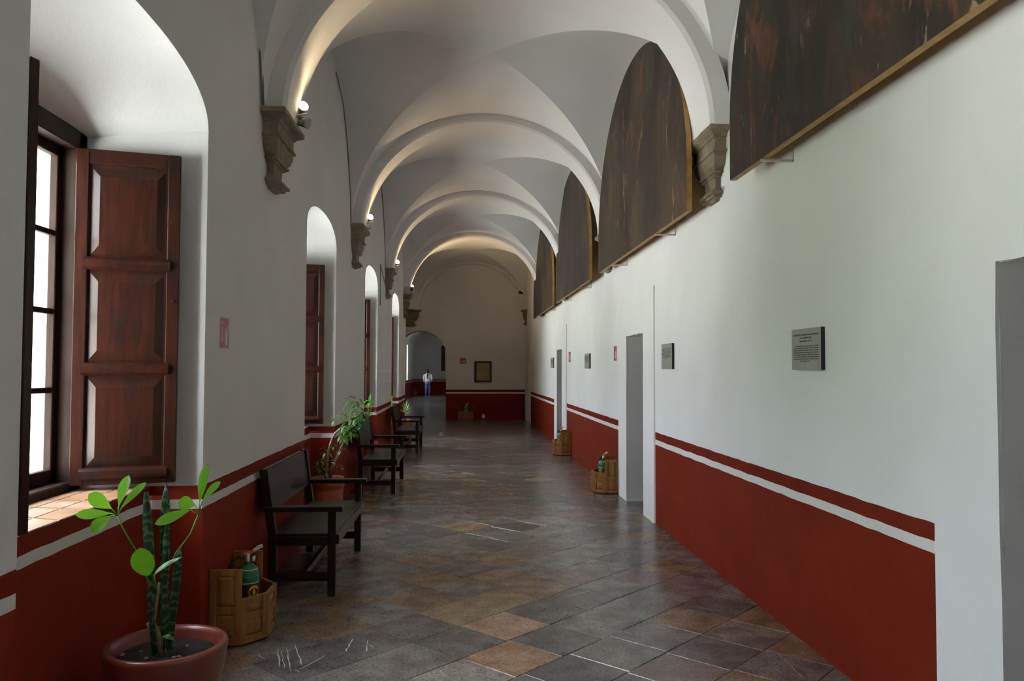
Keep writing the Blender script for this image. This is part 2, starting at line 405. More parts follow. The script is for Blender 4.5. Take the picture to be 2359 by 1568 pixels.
def tile_col(i, j):
    if (i, j) in spec: return spec[(i, j)]
    return random.Random(i*131+j*977).choices(range(8), [42, 26, 11, 15, 1, 0, 0, 5])[0]
for y, x, i, j in near:
    o = bpy.data.objects.new('tile', tm); COL.objects.link(o); o.parent = floor
    r = random.Random(i*7+j*13)
    o.location = (x, y, r.uniform(-0.0005, 0.0005)); o.rotation_euler = (r.uniform(-.003, .003), r.uniform(-.003, .003), pi/4+r.uniform(-.012, .012))
    o.material_slots[0].link = 'OBJECT'; o.material_slots[0].material = TILE[tile_col(i, j)]
ns = set((c[2], c[3]) for c in near)
far = MB(); h = SIDE/2-0.002
for y, x, i, j in cells:
    if (i, j) in ns: continue
    r = random.Random(i*7+j*13); far.cur = tile_col(i, j)
    d = h*math.sqrt(2); t = [r.uniform(-.0015, .0015) for _ in range(4)]
    far.add([(x, y-d, t[0]), (x+d, y, t[1]), (x, y+d, t[2]), (x-d, y, t[3])], [(0, 1, 2, 3)])
fo = far.build('tile_field', [t.name for t in TILE], floor); tag(fo, kind='stuff')
SCR = [(-1.014, 4.514, -0.934, 4.225, 3), (-0.983, 4.473, -0.908, 4.206, 2), (-0.964, 4.512, -0.864, 4.152, 3), (-0.934, 4.572, -0.822, 4.237, 3), (-0.827, 4.184, -0.73, 4.38, 2), (-1.09, 4.4, -1.035, 4.34, 2), (-0.628, 4.433, -0.618, 4.64, 3), (-0.515, 4.407, -0.53, 4.613, 2), (-0.522, 4.549, -0.477, 4.465, 1), (0.55, 7.846, 0.766, 8.101, 2), (0.706, 5.407, 1.009, 5.613, 1.5), (1.493, 5.171, 1.669, 5.024, 1.5), (1.473, 4.624, 1.539, 4.545, 1.5), (0.942, 4.577, 0.993, 4.531, 1.5), (0.901, 4.632, 0.958, 4.689, 1.5), (1.731, 4.304, 1.716, 3.909, 1), (-0.113, 4.145, -0.058, 4.023, 1.5), (0.963, 4.675, 0.993, 4.637, 1.5), (-1.148, 4.192, -1.049, 4.239, 1.2), (-0.854, 4.186, -0.82, 4.149, 2)]
sm = MB(); rs = random.Random(12)
for x0, y0, x1, y1, w_ in SCR:                      # chalky scrape marks left on the slabs
    n = 7; d = Vector((x1-x0, y1-y0, 0)); L_ = d.length; d.normalize(); sd = Vector((-d.y, d.x, 0)); L1 = []; R1 = []
    for k in range(n+1):
        p_ = Vector((x0, y0, 0.0042))+d*(L_*k/n)+sd*rs.uniform(-.004, .004); ww = w_*.0016*rs.uniform(.25, 1.0)*(0.2 if k in (0, n) else 1)
        L1.append(p_-sd*ww); R1.append(p_+sd*ww)
    sm.loft([L1, R1], closed=False)
tag(sm.build('scrape_marks', 'scrape', floor), kind='stuff')
fl2 = MB(); fl2.box(-3.5, 2.6, 24.2, 49.0, -0.03, 0.0); fl2.box(-3.5, 3.0, Y_BACK, 1.98, -0.03, 0.0)
fl2.build('slab_field', 'stone_grey', floor)

# ------------------------------------------------------------------ right wall with door openings
W = MB()
for a0, a1, z0, z1 in rect_holes(Y_BACK, Y_END, -0.05, 5.1, [(d[0], d[1], -0.05, DH) for d in DOORS]):
    # split long strips so the plaster can be shaded evenly
    n = max(1, int((a1-a0)/2))
    for k in range(n):
        p, q = a0+(a1-a0)*k/n, a0+(a1-a0)*(k+1)/n
        W.quad((XR, p, z0), (XR, q, z0), (XR, q, z1), (XR, p, z1))
wr = W.build('wall_right', 'plaster_dado'); tag(wr, 'white plaster wall with red painted dado and doorways', kind='structure')
def uframe(d, prou, depth, mb, rnd):
    """plain plaster surround of a doorway: raised face plus the deep reveal"""
    y0, y1, s0, s1 = d; x = XR-prou; T = 2.412
    outer = [(s0, 0), (s0, T), (s1, T), (s1, 0)]; inner = [(y0, 0), (y0, DH), (y1, DH), (y1, 0)]
    r = random.Random(rnd)
    def seg(a, b, n):
        return [(a[0]+(b[0]-a[0])*k/n, a[1]+(b[1]-a[1])*k/n) for k in range(n)]
    op = seg(outer[0], outer[1], 8)+seg(outer[1], outer[2], 8)+seg(outer[2], outer[3], 8)+[outer[3]]
    ip = seg(inner[0], inner[1], 8)+seg(inner[1], inner[2], 8)+seg(inner[2], inner[3], 8)+[inner[3]]
    ip = [(a+r.uniform(-.005, .005), z+(r.uniform(-.005, .005) if z > 0 else 0)) for a, z in ip]
    n = len(op)
    rings = [[(XR+0.002, a, z) for a, z in op], [(x, a+(0.008 if a < (s0+s1)/2 else -0.008), z-(0.008 if z > 1 else 0)) for a, z in op],
             [(x, a, z) for a, z in ip], [(x+0.012, a, z) for a, z in ip], [(XR+depth, a, z) for a, z in ip]]
    mb.loft(rings, closed=False)
for k, d in enumerate(DOORS):
    mb = MB(); uframe(d, 0.015, 0.55, mb, 31+k)
    t = mb.build('trim_%d' % (k+1), 'plaster'); autosmooth(t, 50)
    tag(t, ['broad white plaster surround of the doorway nearest the camera', 'white plaster surround of the doorway between plaques',
            'white plaster surround of the third doorway along', 'white plaster surround of the doorway beside end wall'][k], kind='structure')
    dr = empty('door_%d' % (k+1), (XR+0.50, (d[0]+d[1])/2, 0)); tag(dr, ['dark plank door deep in the nearest white doorway', 'dark plank door deep in the doorway between plaques', 'dark plank door deep in the third doorway along', 'dark plank door deep in the doorway by the end wall'][k], kind='structure')
    wd = d[1]-d[0]; npl = 5
    for q in range(npl):
        MB().box(0, 0.045, -wd/2+wd*q/npl+0.002, -wd/2+wd*(q+1)/npl-0.002, 0.01, DH, 0.004).build('plank', 'door_wood', dr)
    MB().cyl((-0.05, wd/2-0.1, 1.0), (0.0, wd/2-0.1, 1.0), 0.02, 10).build('handle', 'chrome', dr)
# hairline of old paint drips is left to the plaster material

# ------------------------------------------------------------------ left wall with deep arched window embrasures
W = MB(); SPR, APX = 2.85, 3.12; ZI = 2.76; XF = -2.05; XAP = -1.66; ZSILL = 0.92
Y_LEND = 19.62
prev = Y_BACK
def strip(p0, p1, z0, z1):
    n = max(1, int((p1-p0)/1.2))
    for k in range(n):
        p, q = p0+(p1-p0)*k/n, p0+(p1-p0)*(k+1)/n
        W.quad((XL, p, z0), (XL, q, z0), (XL, q, z1), (XL, p, z1))
NSEG = 24
def arch_pts(y0, y1):
    yc, a = (y0+y1)/2, (y1-y0)/2
    out = []
    for k in range(NSEG+1):
        t = pi-pi*k/NSEG
        cx = math.copysign(abs(math.cos(t))**0.85, math.cos(t))
        out.append((yc+a*cx, SPR+(APX-SPR)*math.sin(t)**0.9))
    return out
for (y0, y1) in WIN:
    strip(prev, y0, -0.05, 5.1)
    ap = arch_pts(y0, y1)
    for k in range(NSEG):
        (a, za), (c, zc) = ap[k], ap[k+1]
        W.quad((XL, a, za), (XL, c, zc), (XL, c, 5.1), (XL, a, 5.1))
    yi0, yi1 = y0+0.42, y1-0.11
    # soffit: from the arch on the face to the flat head of the window frame
    rings = []
    NR = 8
    for r in range(NR+1):
        t = r/NR; ring = []
        for k in range(NSEG+1):
            a, za = ap[k]; ai = yi0+(yi1-yi0)*k/NSEG
            ez = t**1.5; ring.append((XL+(XF-XL)*t, a+(ai-a)*t, za+(ZI-za)*ez))
        rings.append(ring)
    W.loft(rings, closed=False)
    # jambs (upper part to the frame, lower part to the apron under the sill)
    for yf, yi in ((y0, yi0), (y1, yi1)):
        ta = (XAP-XL)/(XF-XL); ya = yf+(yi-yf)*ta*0.35
        side = [r_[0] if yf == y0 else r_[-1] for r_ in rings]
        W.loft([[(x, y, ZSILL-0.05) for x, y, z in side], side], closed=False)
        W.quad((XL, yf, -0.05), (XAP, ya, -0.05), (XAP, ya, ZSILL), (XL, yf, ZSILL))
        if yf == y0: ya0 = ya
        else: ya1 = ya
    W.quad((XAP, ya0, -0.05), (XAP, ya1, -0.05), (XAP, ya1, ZSILL), (XAP, ya0, ZSILL))
    # outside shell of the opening
    W.quad((XF, yi0, ZI), (XF, yi1, ZI), (-2.42, yi1+0.03, ZI+0.03), (-2.42, yi0-0.03, ZI+0.03))
    W.quad((XF, yi0, ZSILL-0.04), (XF, yi1, ZSILL-0.04), (-2.42, yi1+0.03, ZSILL-0.08), (-2.42, yi0-0.03, ZSILL-0.08))
    W.quad((XF, yi0, ZSILL-0.04), (XF, yi0, ZI), (-2.42, yi0-0.03, ZI+0.03), (-2.42, yi0-0.03, ZSILL-0.08))
    W.quad((XF, yi1, ZSILL-0.04), (XF, yi1, ZI), (-2.42, yi1+0.03, ZI+0.03), (-2.42, yi1+0.03, ZSILL-0.08))
    prev = y1
strip(prev, Y_LEND, -0.05, 5.1)
# return and the recessed wall of the last bay
W.quad((XL, Y_LEND, 0), (-2.35, Y_LEND, 0), (-2.35, Y_LEND, 5), (XL, Y_LEND, 5))
W.quad((-2.35, Y_LEND, 0), (-2.35, Y_END, 0), (-2.35, Y_END, 5), (-2.35, Y_LEND, 5))
bmw = W.build('wall_left', 'plaster_dado'); autosmooth(bmw, 35)
tag(bmw, 'white plaster window wall with deep arched recesses and red dado', kind='structure')

# ------------------------------------------------------------------ windows: frame, two casements, two panelled shutters, tiled sill
def shutter_parts(root_name, parent, loc, rz, wd, hh, detailed):
    """hinge edge at local x=0, runs along +x, faces +-y"""
    root = empty(root_name, loc, rz); root.parent = parent
    t = 0.042; st = 0.062
    for xs in (0, wd-st): MB().box(xs, xs+st, -t/2, t/2, 0, hh, 0.004).build('stile', 'shutter_wood', root)
    ph = (hh-0.075*2-0.055*2)/3
    z = 0
    rails = [(0, 0.075), (0.075+ph, 0.055), (0.075+2*ph+0.055, 0.055), (hh-0.075, 0.075)]
    for q, (rz0, rh) in enumerate(rails):
        r = MB(); r.box(st-0.001, wd-st+0.001, -t/2+0.003, t/2-0.003, rz0, rz0+rh, 0.004)
        for sgn in (-1, 1):      # heavy rounded bolection on the middle rails and at the foot
            if q == 3: continue
            zc_ = rz0+rh*(0.5 if q else 0.72)
            a = t/2; pts = [(0.030, -0.036), (0.034, -0.024), (0.030, 0.024), (0.034, 0.036)]
            prof = [(a-0.004, zc_-0.034), (a+0.016, zc_-0.018), (a+0.019, zc_), (a+0.016, zc_+0.018), (a-0.004, zc_+0.034)]
            l = [(st-0.018, sgn*y, zz_) for y, zz_ in prof]; rr = [(wd-st+0.018, sgn*y, zz_) for y, zz_ in prof]
            l2 = [(st-0.006 if 0 < i < 4 else st-0.018, sgn*y, zz_) for i, (y, zz_) in enumerate(prof)]
            r.loft([l, rr], closed=True)
        r.build('rail', 'shutter_wood', root)
    for q in range(3):
        z0 = rails[q][0]+rails[q][1]; z1 = z0+ph
        x0, x1 = st, wd-st; i = 0.052
        rings = []
        m_ = MB()
        for sgn in (-1, 1):
            o_ = [(x0, sgn*0.004, z0), (x1, sgn*0.004, z0), (x1, sgn*0.004, z1), (x0, sgn*0.004, z1)]
            i0 = [(x0+0.012, sgn*0.004, z0+0.02), (x1-0.012, sgn*0.004, z0+0.02), (x1-0.012, sgn*0.004, z1-0.02), (x0+0.012, sgn*0.004, z1-0.02)]
            i1 = [(x0+i, sgn*0.021, z0+i+0.015), (x1-i, sgn*0.021, z0+i+0.015), (x1-i, sgn*0.021, z1-i-0.015), (x0+i, sgn*0.021, z1-i-0.015)]
            m_.loft([o_, i0, i1], closed=True, cap=False); m_.add(i1, [(0, 1, 2, 3)])
        m_.build('raised_panel', 'shutter_wood', root)
    if detailed:
        k = MB(); k.box(wd-0.04, wd-0.022, t/2, t/2+0.006, 0.92, 1.0); k.tube([(wd-0.031, t/2+0.004, 0.955), (wd-0.031, t/2+0.02, 0.95), (wd-0.031, t/2+0.022, 0.915)], 0.005, 6)
        k.cyl((wd-0.031, -t/2-0.02, 0.955), (wd-0.031, -t/2, 0.955), 0.006, 8)
        k.build('latch', 'black_rubber', root)
    return root
def casement(parent, y0, y1, z0, z1, x, rows):
    root = empty('casement', (x, 0, 0)); root.parent = parent
    s = 0.05; t = 0.02
    MB().box(-t, t, y0, y0+s, z0, z1, 0.004).box(-t, t, y1-s, y1, z0, z1, 0.004).box(-t, t, y0, y1, z0, z0+s+0.02, 0.004).box(-t, t, y0, y1, z1-s, z1, 0.004).build('sash_frame', 'frame_wood', root)
    zi0, zi1 = z0+s+0.02, z1-s; ph = (zi1-zi0)/rows
    for r in range(rows):
        a, b_ = zi0+ph*r, zi0+ph*(r+1)
        if r: MB().box(-t*0.8, t*0.8, y0+s, y1-s, a-0.014, a+0.014, 0.003).build('muntin', 'frame_wood', root)
        MB().box(-0.0015, 0.0015, y0+s-0.004, y1-s+0.004, a, b_).build('pane', 'glass', root)
LBL = {2: 'nearest window with panelled shutters standing open over the potted snake plant', 3: 'second window with an open panelled shutter above the leaning umbrella plant',
       4: 'third window seen edge on with a narrow strip of brown shutter', 5: 'fourth and farthest window recess with a bright arched head',
       0: 'shuttered window behind the camera', 1: 'shuttered window beside the camera'}
for k, (y0, y1) in enumerate(WIN):
    f0, f1 = y0+0.42, y1-0.11
    win = empty('window_%d' % (k+1), (0, 0, 0)); tag(win, LBL[k], kind='structure')
    fr = MB(); x0, x1 = XF-0.09, XF+0.055; fw = 0.075
    fr.box(x0, x1, f0-0.01, f0+fw, ZSILL-0.02, ZI+0.02, 0.006).box(x0, x1, f1-fw, f1+0.01, ZSILL-0.02, ZI+0.02, 0.006)
    fr.box(x0, x1, f0, f1, ZI-0.07, ZI+0.03, 0.006).box(x0, x1, f0, f1, ZSILL-0.03, ZSILL+0.045, 0.006)
    fr.build('window_frame', 'frame_wood', win)
    g0, g1 = f0+fw, f1-fw; gm = (g0+g1)/2
    casement(win, g0, gm, ZSILL+0.045, ZI-0.07, XF-0.05, 4); casement(win, gm, g1, ZSILL+0.045, ZI-0.07, XF-0.05, 4)
    wd = min(0.50, (f1-f0)/2-0.02); hh = 1.735
    # far leaf swung back against its jamb, near leaf likewise
    fx, fy = -1.995, f1-0.105
    ang_f = math.atan2(0.125, 0.480); shutter_parts('shutter', win, (fx, fy, 0.95), ang_f, wd, hh, k >= 2)
    ny = f0+0.075; ang_n = math.atan2(-0.14, 0.47); shutter_parts('shutter', win, (-2.045, ny, 0.95), ang_n, wd, hh, k >= 2)
    # sill
    ya0 = y0+0.42*(XAP-XL)/(XF-XL)*0.35; ya1 = y1-0.11*(XAP-XL)/(XF-XL)*0.35
    nx, ny_ = 3, 7
    ss = MB(); ss.add([(XAP-.003, ya0, ZSILL-0.004), (XAP-.003, ya1, ZSILL-0.004), (XF-0.02, f1+0.02, ZSILL-0.004), (XF-0.02, f0-0.02, ZSILL-0.004),
                       (XAP-.003, ya0, ZSILL-0.06), (XAP-.003, ya1, ZSILL-0.06), (XF-0.02, f1+0.02, ZSILL-0.06), (XF-0.02, f0-0.02, ZSILL-0.06)],
                      [(0, 1, 2, 3), (4, 5, 6, 7), (0, 1, 5, 4), (1, 2, 6, 5), (2, 3, 7, 6), (3, 0, 4, 7)])
    sill = ss.build('sill', 'plaster', win)
    for a in range(nx):
        for c in range(ny_):
            def pt(u, v):
                x = XAP+(XF-XAP)*u; lo = ya0+(f0-ya0)*u; hi = ya1+(f1-ya1)*u
                return x, lo+(hi-lo)*v
            g = 0.012; cs = [pt(a/nx+g, c/ny_+g/2), pt((a+1)/nx-g, c/ny_+g/2), pt((a+1)/nx-g, (c+1)/ny_-g/2), pt(a/nx+g, (c+1)/ny_-g/2)]
            MB().loft([[(x, y, ZSILL-0.02) for x, y in cs], [(x, y, ZSILL+0.001) for x, y in cs]], True).build('sill_tile', 'sill_tile', sill)
    portal((XF-0.16, (f0+f1)/2, (ZSILL+ZI)/2), f1-f0+0.1, ZI-ZSILL+0.1)

# ------------------------------------------------------------------ vault
def vault_bay(name, ya, yb, parent, xleft=None, BL=None, BR=None):
    yc, B = (ya+yb)/2, (yb-ya)/2
    BL = BL or B*0.85; BR = BR or B*0.975
    V = MB(); n = 48; q = 14
    def groin(t):  # t 0..pi : right springing to left springing over the crown
        x = XC+XA*math.cos(t); bb = BR if math.cos(t) > 0 else BL
        return x, bb*abs(math.cos(t)), ZS+(ZC-ZS)*math.sin(t)
    for sg in (-1, 1):         # transverse cells
        rows = []
        for k in range(n+1):
            x, yy, z = groin(pi*k/n); rows.append([(x, yc+sg*(yy+(B-yy)*j/4), z) for j in range(5)])
        V.loft(rows, closed=False)
    for sx_ in (-1, 1):        # lateral cells
        bb = BR if sx_ > 0 else BL
        xw = XR+0.02 if sx_ > 0 else ((xleft if xleft is not None else XL)-0.02)
        rise = 0.0 if (sx_ < 0 and xleft is not None) else 0.15
        rows = []
        for k in range(n+1):
            t = pi*k/n; y = yc+bb*math.cos(t); z = ZS+(ZC-ZS)*math.sin(t); xg = XC+sx_*XA*abs(math.cos(t))
            rows.append([(xg+(xw-xg)*j/4, y, z+rise*(abs(xg+(xw-xg)*j/4-xg)/XA)) for j in range(5)])
        V.loft(rows, closed=False)
        if sx_ < 0 and xleft is not None:      # flat soffits beside the wide side arch of the last bay
            for p_, q_ in ((ya-0.02, yc-BL+0.01), (yc+BL-0.01, yb+0.02)):
                V.quad((XL+0.05, p_, ZS), (XL+0.05, q_, ZS), (xleft-0.03, q_, ZS), (xleft-0.03, p_, ZS))
    o = V.build(name, 'plaster', parent); autosmooth(o, 12); return o
ceiling = empty('ceiling'); tag(ceiling, 'white plastered groin vault of the corridor', kind='structure')
edges = [Y_BACK]+ARCH+[Y_END]
for k in range(len(edges)-1):
    vault_bay('vault_bay', edges[k], edges[k+1], ceiling, -2.35 if k == len(edges)-2 else None)
def rib(y, hw=0.25, a=1.54, zc=4.735):
    R = MB(); rings = []
    n = 64
    for k in range(n+1):
        t = pi*k/n; c, s = math.cos(t), math.sin(t)
        def P(yy, da): return (XC+(a+da)*c, yy, ZS-0.03+(zc-ZS+0.03+da*0.9)*s)
        rings.append([P(y-hw, 0.16), P(y-hw, 0.028), P(y-hw+0.028, 0), P(y+hw-0.028, 0), P(y+hw, 0.028), P(y+hw, 0.16)])
    R.loft(rings, closed=False)
    o = R.build('arch_rib', 'plaster', ceiling); autosmooth(o, 30); return o
for y in ARCH: rib(y)
rib(Y_END-0.16, 0.16, 1.60, 4.78)

# ------------------------------------------------------------------ end wall with arched passage
W = MB(); AX, AR_, ASP = -1.27, 0.775, 1.95
aps = [(AX+AR_*math.cos(pi-pi*k/24), ASP+AR_*math.sin(pi-pi*k/24)) for k in range(25)]
for a, b_, z0, z1 in [(-3.2, AX-AR_, 0, 5), (AX+AR_, XR+0.02, 0, 5)]: W.quad((a, Y_END, z0), (b_, Y_END, z0), (b_, Y_END, z1), (a, Y_END, z1))
for k in range(24):
    (a, za), (c, zc) = aps[k], aps[k+1]; W.quad((a, Y_END, za), (c, Y_END, zc), (c, Y_END, 5), (a, Y_END, 5))
full = [(AX-AR_, 0)]+aps+[(AX+AR_, 0)]
W.loft([[(x, Y_END, z) for x, z in full], [(x, Y_END+0.55, z) for x, z in full]], closed=False)
for a, b_ in [(-3.2, AX-AR_), (AX+AR_, XR+0.02)]: W.quad((a, Y_END+0.55, 0), (b_, Y_END+0.55, 0), (b_, Y_END+0.55, 5), (a, Y_END+0.55, 5))
for k in range(24):
    (a, za), (c, zc) = aps[k], aps[k+1]; W.quad((a, Y_END+0.55, za), (c, Y_END+0.55, zc), (c, Y_END+0.55, 5), (a, Y_END+0.55, 5))
we = W.build('wall_end', 'plaster_dado'); tag(we, 'end wall of the corridor with arched passage and red dado', kind='structure')
W = MB(); W.quad((-2.6, Y_BACK, 0), (2.2, Y_BACK, 0), (2.2, Y_BACK, 5), (-2.6, Y_BACK, 5))
tag(W.build('wall_back', 'plaster_dado'), 'plain plaster wall closing the corridor behind the camera', kind='structure')

# passage beyond the arch
PX0, PX1, PY0, PY1 = -2.95, 1.0, Y_END+0.55, 48.8
PW = [(34.5, 35.35), (42.3, 43.3)]
W = MB()
for a0, a1, z0, z1 in rect_holes(PY0, PY1, 0, 4.2, [(a, b_, 0.95, 2.85) for a, b_ in PW]): W.quad((PX0, a0, z0), (PX0, a1, z0), (PX0, a1, z1), (PX0, a0, z1))
for a, b_ in PW:
    W.loft([[(PX0, a, .95), (PX0, b_, .95), (PX0, b_, 2.85), (PX0, a, 2.85)], [(PX0-0.55, a+.25, .97), (PX0-0.55, b_-.25, .97), (PX0-0.55, b_-.25, 2.75), (PX0-0.55, a+.25, 2.75)]], cap=False)
tag(W.build('wall_passage_left', 'plaster_dado'), 'far window wall of the passage beyond the arch', kind='structure')
W = MB(); W.quad((PX1, PY0, 0), (PX1, PY1, 0), (PX1, PY1, 4.2), (PX1, PY0, 4.2)); tag(W.build('wall_passage_right', 'plaster_dado'), 'inner wall of the passage beyond the arch', kind='structure')
W = MB(); W.quad((PX0, PY1, 0), (PX1, PY1, 0), (PX1, PY1, 4.6), (PX0, PY1, 4.6)); tag(W.build('wall_passage_end', 'plaster_dado'), 'shadowed end wall far beyond the arch', kind='structure')
W = MB(); cx_, ca_ = (PX0+PX1)/2, (PX1-PX0)/2
W.loft([[(cx_+(ca_+0.02)*math.cos(pi*k/20), y, 2.9+1.1*math.sin(pi*k/20)) for k in range(21)] for y in (PY0, PY1)], closed=False)
tag(W.build('ceiling_passage', 'plaster', None, True), 'barrel vault of the passage beyond the arch', kind='structure')
for k, (a, b_) in enumerate(PW):
    win = empty('window_%d' % (7+k)); tag(win, ['nearer tall window in the far passage beyond the arch', 'farther tall window in the passage, beside the walking person'][k], kind='structure')
    f = MB(); x0 = PX0-0.55; m0, m1 = a+.25, b_-.25
    f.box(x0-.04, x0+.04, m0, m0+.05, .97, 2.75).box(x0-.04, x0+.04, m1-.05, m1, .97, 2.75).box(x0-.04, x0+.04, m0, m1, .97, 1.03).box(x0-.04, x0+.04, m0, m1, 2.69, 2.75)
    f.build('window_frame', 'frame_wood', win)
    for z in (1.41, 1.85, 2.29): MB().box(x0-.015, x0+.015, m0, m1, z-.014, z+.014).build('muntin', 'frame_wood', win)
    MB().box(x0-.002, x0+.002, m0+.05, m1-.05, 1.03, 2.69).build('pane', 'glass', win)
    portal((x0-0.08, (a+b_)/2, 1.86), m1-m0, 1.8)

# ------------------------------------------------------------------ corbels
CPROF = [(0.0, .305, .150), (-.008, .315, .160), (-.036, .315, .160), (-.048, .300, .146), (-.062, .270, .116), (-.078, .262, .108), (-.080, .252, .100), (-.160, .248, .098),
         (-.162, .266, .112), (-.178, .266, .112), (-.180, .240, .096), (-.225, .236, .094), (-.265, .215, .086), (-.295, .172, .068), (-.297, .190, .080), (-.312, .190, .080), (-.314, .160, .064), (-.330, .156, .062),
         (-.332, .124, .048), (-.400, .118, .046), (-.418, .132, .058), (-.440, .176, .090), (-.458, .176, .090), (-.460, .150, .070), (-.478, .150, .070), (-.480, .110, .046), (-.497, .090, .03)]
def corbel(loc, rz, label, scale=1.0, rough=0.0, seed=0, pf=1.0, group='carved stone corbels under the vault ribs'):
    r = random.Random(seed); rings = []
    for z, hw, p in CPROF:
        p *= pf
        j = lambda: r.uniform(-rough, rough)
        y0 = -0.01
        rings.append([(-hw*scale+j(), 0.001, z*scale), (-hw*scale+j(), -p*scale+j(), z*scale), (-hw*.33*scale, -p*scale+j(), z*scale+j()*.5), (hw*.33*scale, -p*scale+j(), z*scale+j()*.5), (hw*scale+j(), -p*scale+j(), z*scale), (hw*scale+j(), 0.001, z*scale)])
    m_ = MB(); m_.loft(rings, True)
    o = m_.build('corbel', 'corbel_stone', None, False, loc, (0, 0, rz)); tag(o, label, 'corbel', group); return o
ZCB = ZS-0.005
for k, t in zip((2, 3, 4), ('largest stone corbel on the window wall, just past the nearest window', 'second stone corbel along the window wall, above the leaning umbrella plant', 'small third stone corbel along the window wall, past the third window')):
    corbel((XL, ARCH[k]-0.08, ZCB), pi/2, t, 1.06, 0.004, k)
corbel((XL, ARCH[5]-0.05, ZCB-0.06), pi/2, 'eroded broken stone corbel with a pale box on top, window wall', 1.1, 0.022, 77)
for k, t in zip((2, 3, 4, 5), ('largest stone corbel on the door wall, between the two nearest paintings', 'stone corbel half hidden behind the far edge of the second painting', 'stone corbel glimpsed between the third and fourth paintings', 'stone corbel below the far corner of the last painting')):
    corbel((XR, ARCH[k]+0.08, ZCB), -pi/2, t, 1.06, 0.003, k+20, 0.86)
corbel((-1.60, Y_END, ZCB), 0, 'brown stone corbel on the end wall above the arched passage', 1.06, 0.006, 50)
corbel((XR, Y_END-0.36, ZCB), -pi/2, 'small brown stone corbel on the door wall right beside the end wall', 0.95, 0.006, 51)

# ------------------------------------------------------------------ paintings on brackets
ZB = 2.80
PAINT = [(3.05, 2.03, 'largest dark arched canvas painting over the nearest doorway, cropped by the frame', 0),
         (8.11, 2.03, 'second dark arched canvas painting over the doorway between the plaques', 1),
         (12.86, 1.99, 'third dark arched canvas painting along the door wall', 2),
         (17.45, 2.08, 'last and smallest looking arched canvas painting, next to end wall', 3)]
for yc, hw, label, ci in PAINT:
    root = empty('painting', (1.76, yc, ZB)); tag(root, label, 'painting', 'arched oil paintings on the door wall')
    out = [(-hw, 0)]
    n = 40
    for k in range(n+1):
        t = pi-pi*k/n; c, s = math.cos(t), math.sin(t)
        out.append((hw*math.copysign(abs(c)**0.97, c), 0.36+1.63*s**1.0))
    out.append((hw, 0))
    f = MB(); f.add([(0, a, z) for a, z in out], [tuple(range(len(out)))])
    cv = f.build('canvas', None, root); cv.data.materials.append(CANVAS[ci])
    if cv.data.polygons[0].normal.x > 0: cv.data.flip_normals()
    ed = MB(); N_ = len(out)
    e0 = [(0.0005, a, z) for a, z in out]; e1 = [(0.042, a, z) for a, z in out]
    ed.loft([e0, e1], closed=True, cap=False); ed.add(e1, [tuple(range(N_))])
    ed.build('stretcher_edge', 'gold_edge', root)
    bl = ['far bracket', 'near bracket']
    for q, off in enumerate((1.15, -0.98)):
        y = yc+off
        if ci == 0: y = (4.536, 2.2)[q]
        br = empty('painting_bracket', (XR, y, ZB)); tag(br, 'white metal bracket under the %s painting, %s' % (('nearest', 'second', 'third', 'last')[ci], ('on its far side', 'on its near side')[q]), 'bracket', 'painting brackets')
        MB().box(-0.20, 0.0, -0.011, 0.011, -0.016, -0.003, 0.002).build('support_bar', 'white_metal', br)
        MB().box(-0.006, 0.0, -0.011, 0.011, -0.016, 0.09).build('wall_plate', 'white_metal', br)
        MB().cyl((-0.197, 0, -0.010), (-0.203, 0, -0.010), 0.004, 8).build('screw', 'black_rubber', br)

# ------------------------------------------------------------------ spot lamps on the corbels
LAMPS = [(5.9, 'twin head spot lamp burning on the largest corbel', True), (10.3, 'spot lamp burning on the second corbel of the window wall', False),
         (14.68, 'spot lamp burning on the third corbel of the window wall', False), (19.07, 'spot lamp burning on the eroded corbel by the end wall', False)]
for y, label, twin in LAMPS:
    root = empty('spot_lamp', (XL+0.13, y+0.07, ZS+0.02)); tag(root, label, 'lamp', 'spot lamps on the corbels')
    MB().box(-0.045, 0.015, -0.045, 0.045, -0.02, 0.15, 0.006).build('base_box', 'white_metal', root)
    MB().tube([(0.01, 0, 0.06), (0.05, 0.02, 0.075), (0.09, 0.05, 0.09)], 0.008, 8).build('arm', 'lamp_metal', root)
    heads = [(Vector((0.03, 0.10, 0.145)), Vector((0.50, -0.82, 0.28)))]
    if twin: heads.append((Vector((0.045, 0.10, 0.045)), Vector((0.80, -0.35, -0.30))))
    for q, (hp, d) in enumerate(heads):
        d.normalize(); back, front = hp-d*0.045, hp+d*0.045
        hd = MB().tube([back-d*0.015, back, hp, front], [0.014, 0.030, 0.038, 0.044], 18).build('lamp_head', 'lamp_metal', root, True)
        MB().tube([front+d*0.0005, front+d*0.004], [0.040, 0.034], 18).build('lens', 'lamp_lens' if q == 0 else 'chrome', hd)
        MB().tube([(0.03, 0.02, 0.06), tuple(back-d*0.02)], 0.006, 6).build('yoke', 'lamp_metal', hd)
    MB().tube([(0.0, 0.0, 0.03), (0.02, 0.03, 0.0), (0.05, 0.06, 0.0), (0.05, 0.09, 0.04)], 0.005, 6).build('lamp_cord', 'black_rubber', root)
    L = bpy.data.lights.new('spot_lamp_bulb', 'SPOT'); L.energy = 38.0 if y < 18 else 230.0; L.color = (1.0, 0.72, 0.40); L.shadow_soft_size = 0.035; L.spot_size = 2.05 if y < 18 else 1.9; L.spot_blend = 1.0
    lo = bpy.data.objects.new('spot_lamp_bulb', L); COL.objects.link(lo); lo.parent = root
    lo.location = heads[0][0]+heads[0][1]*0.06
    lo.rotation_euler = Vector((0.74, -0.12, 0.66) if y < 18 else (0.70, 0.50, 0.50)).to_track_quat('-Z', 'Y').to_euler()
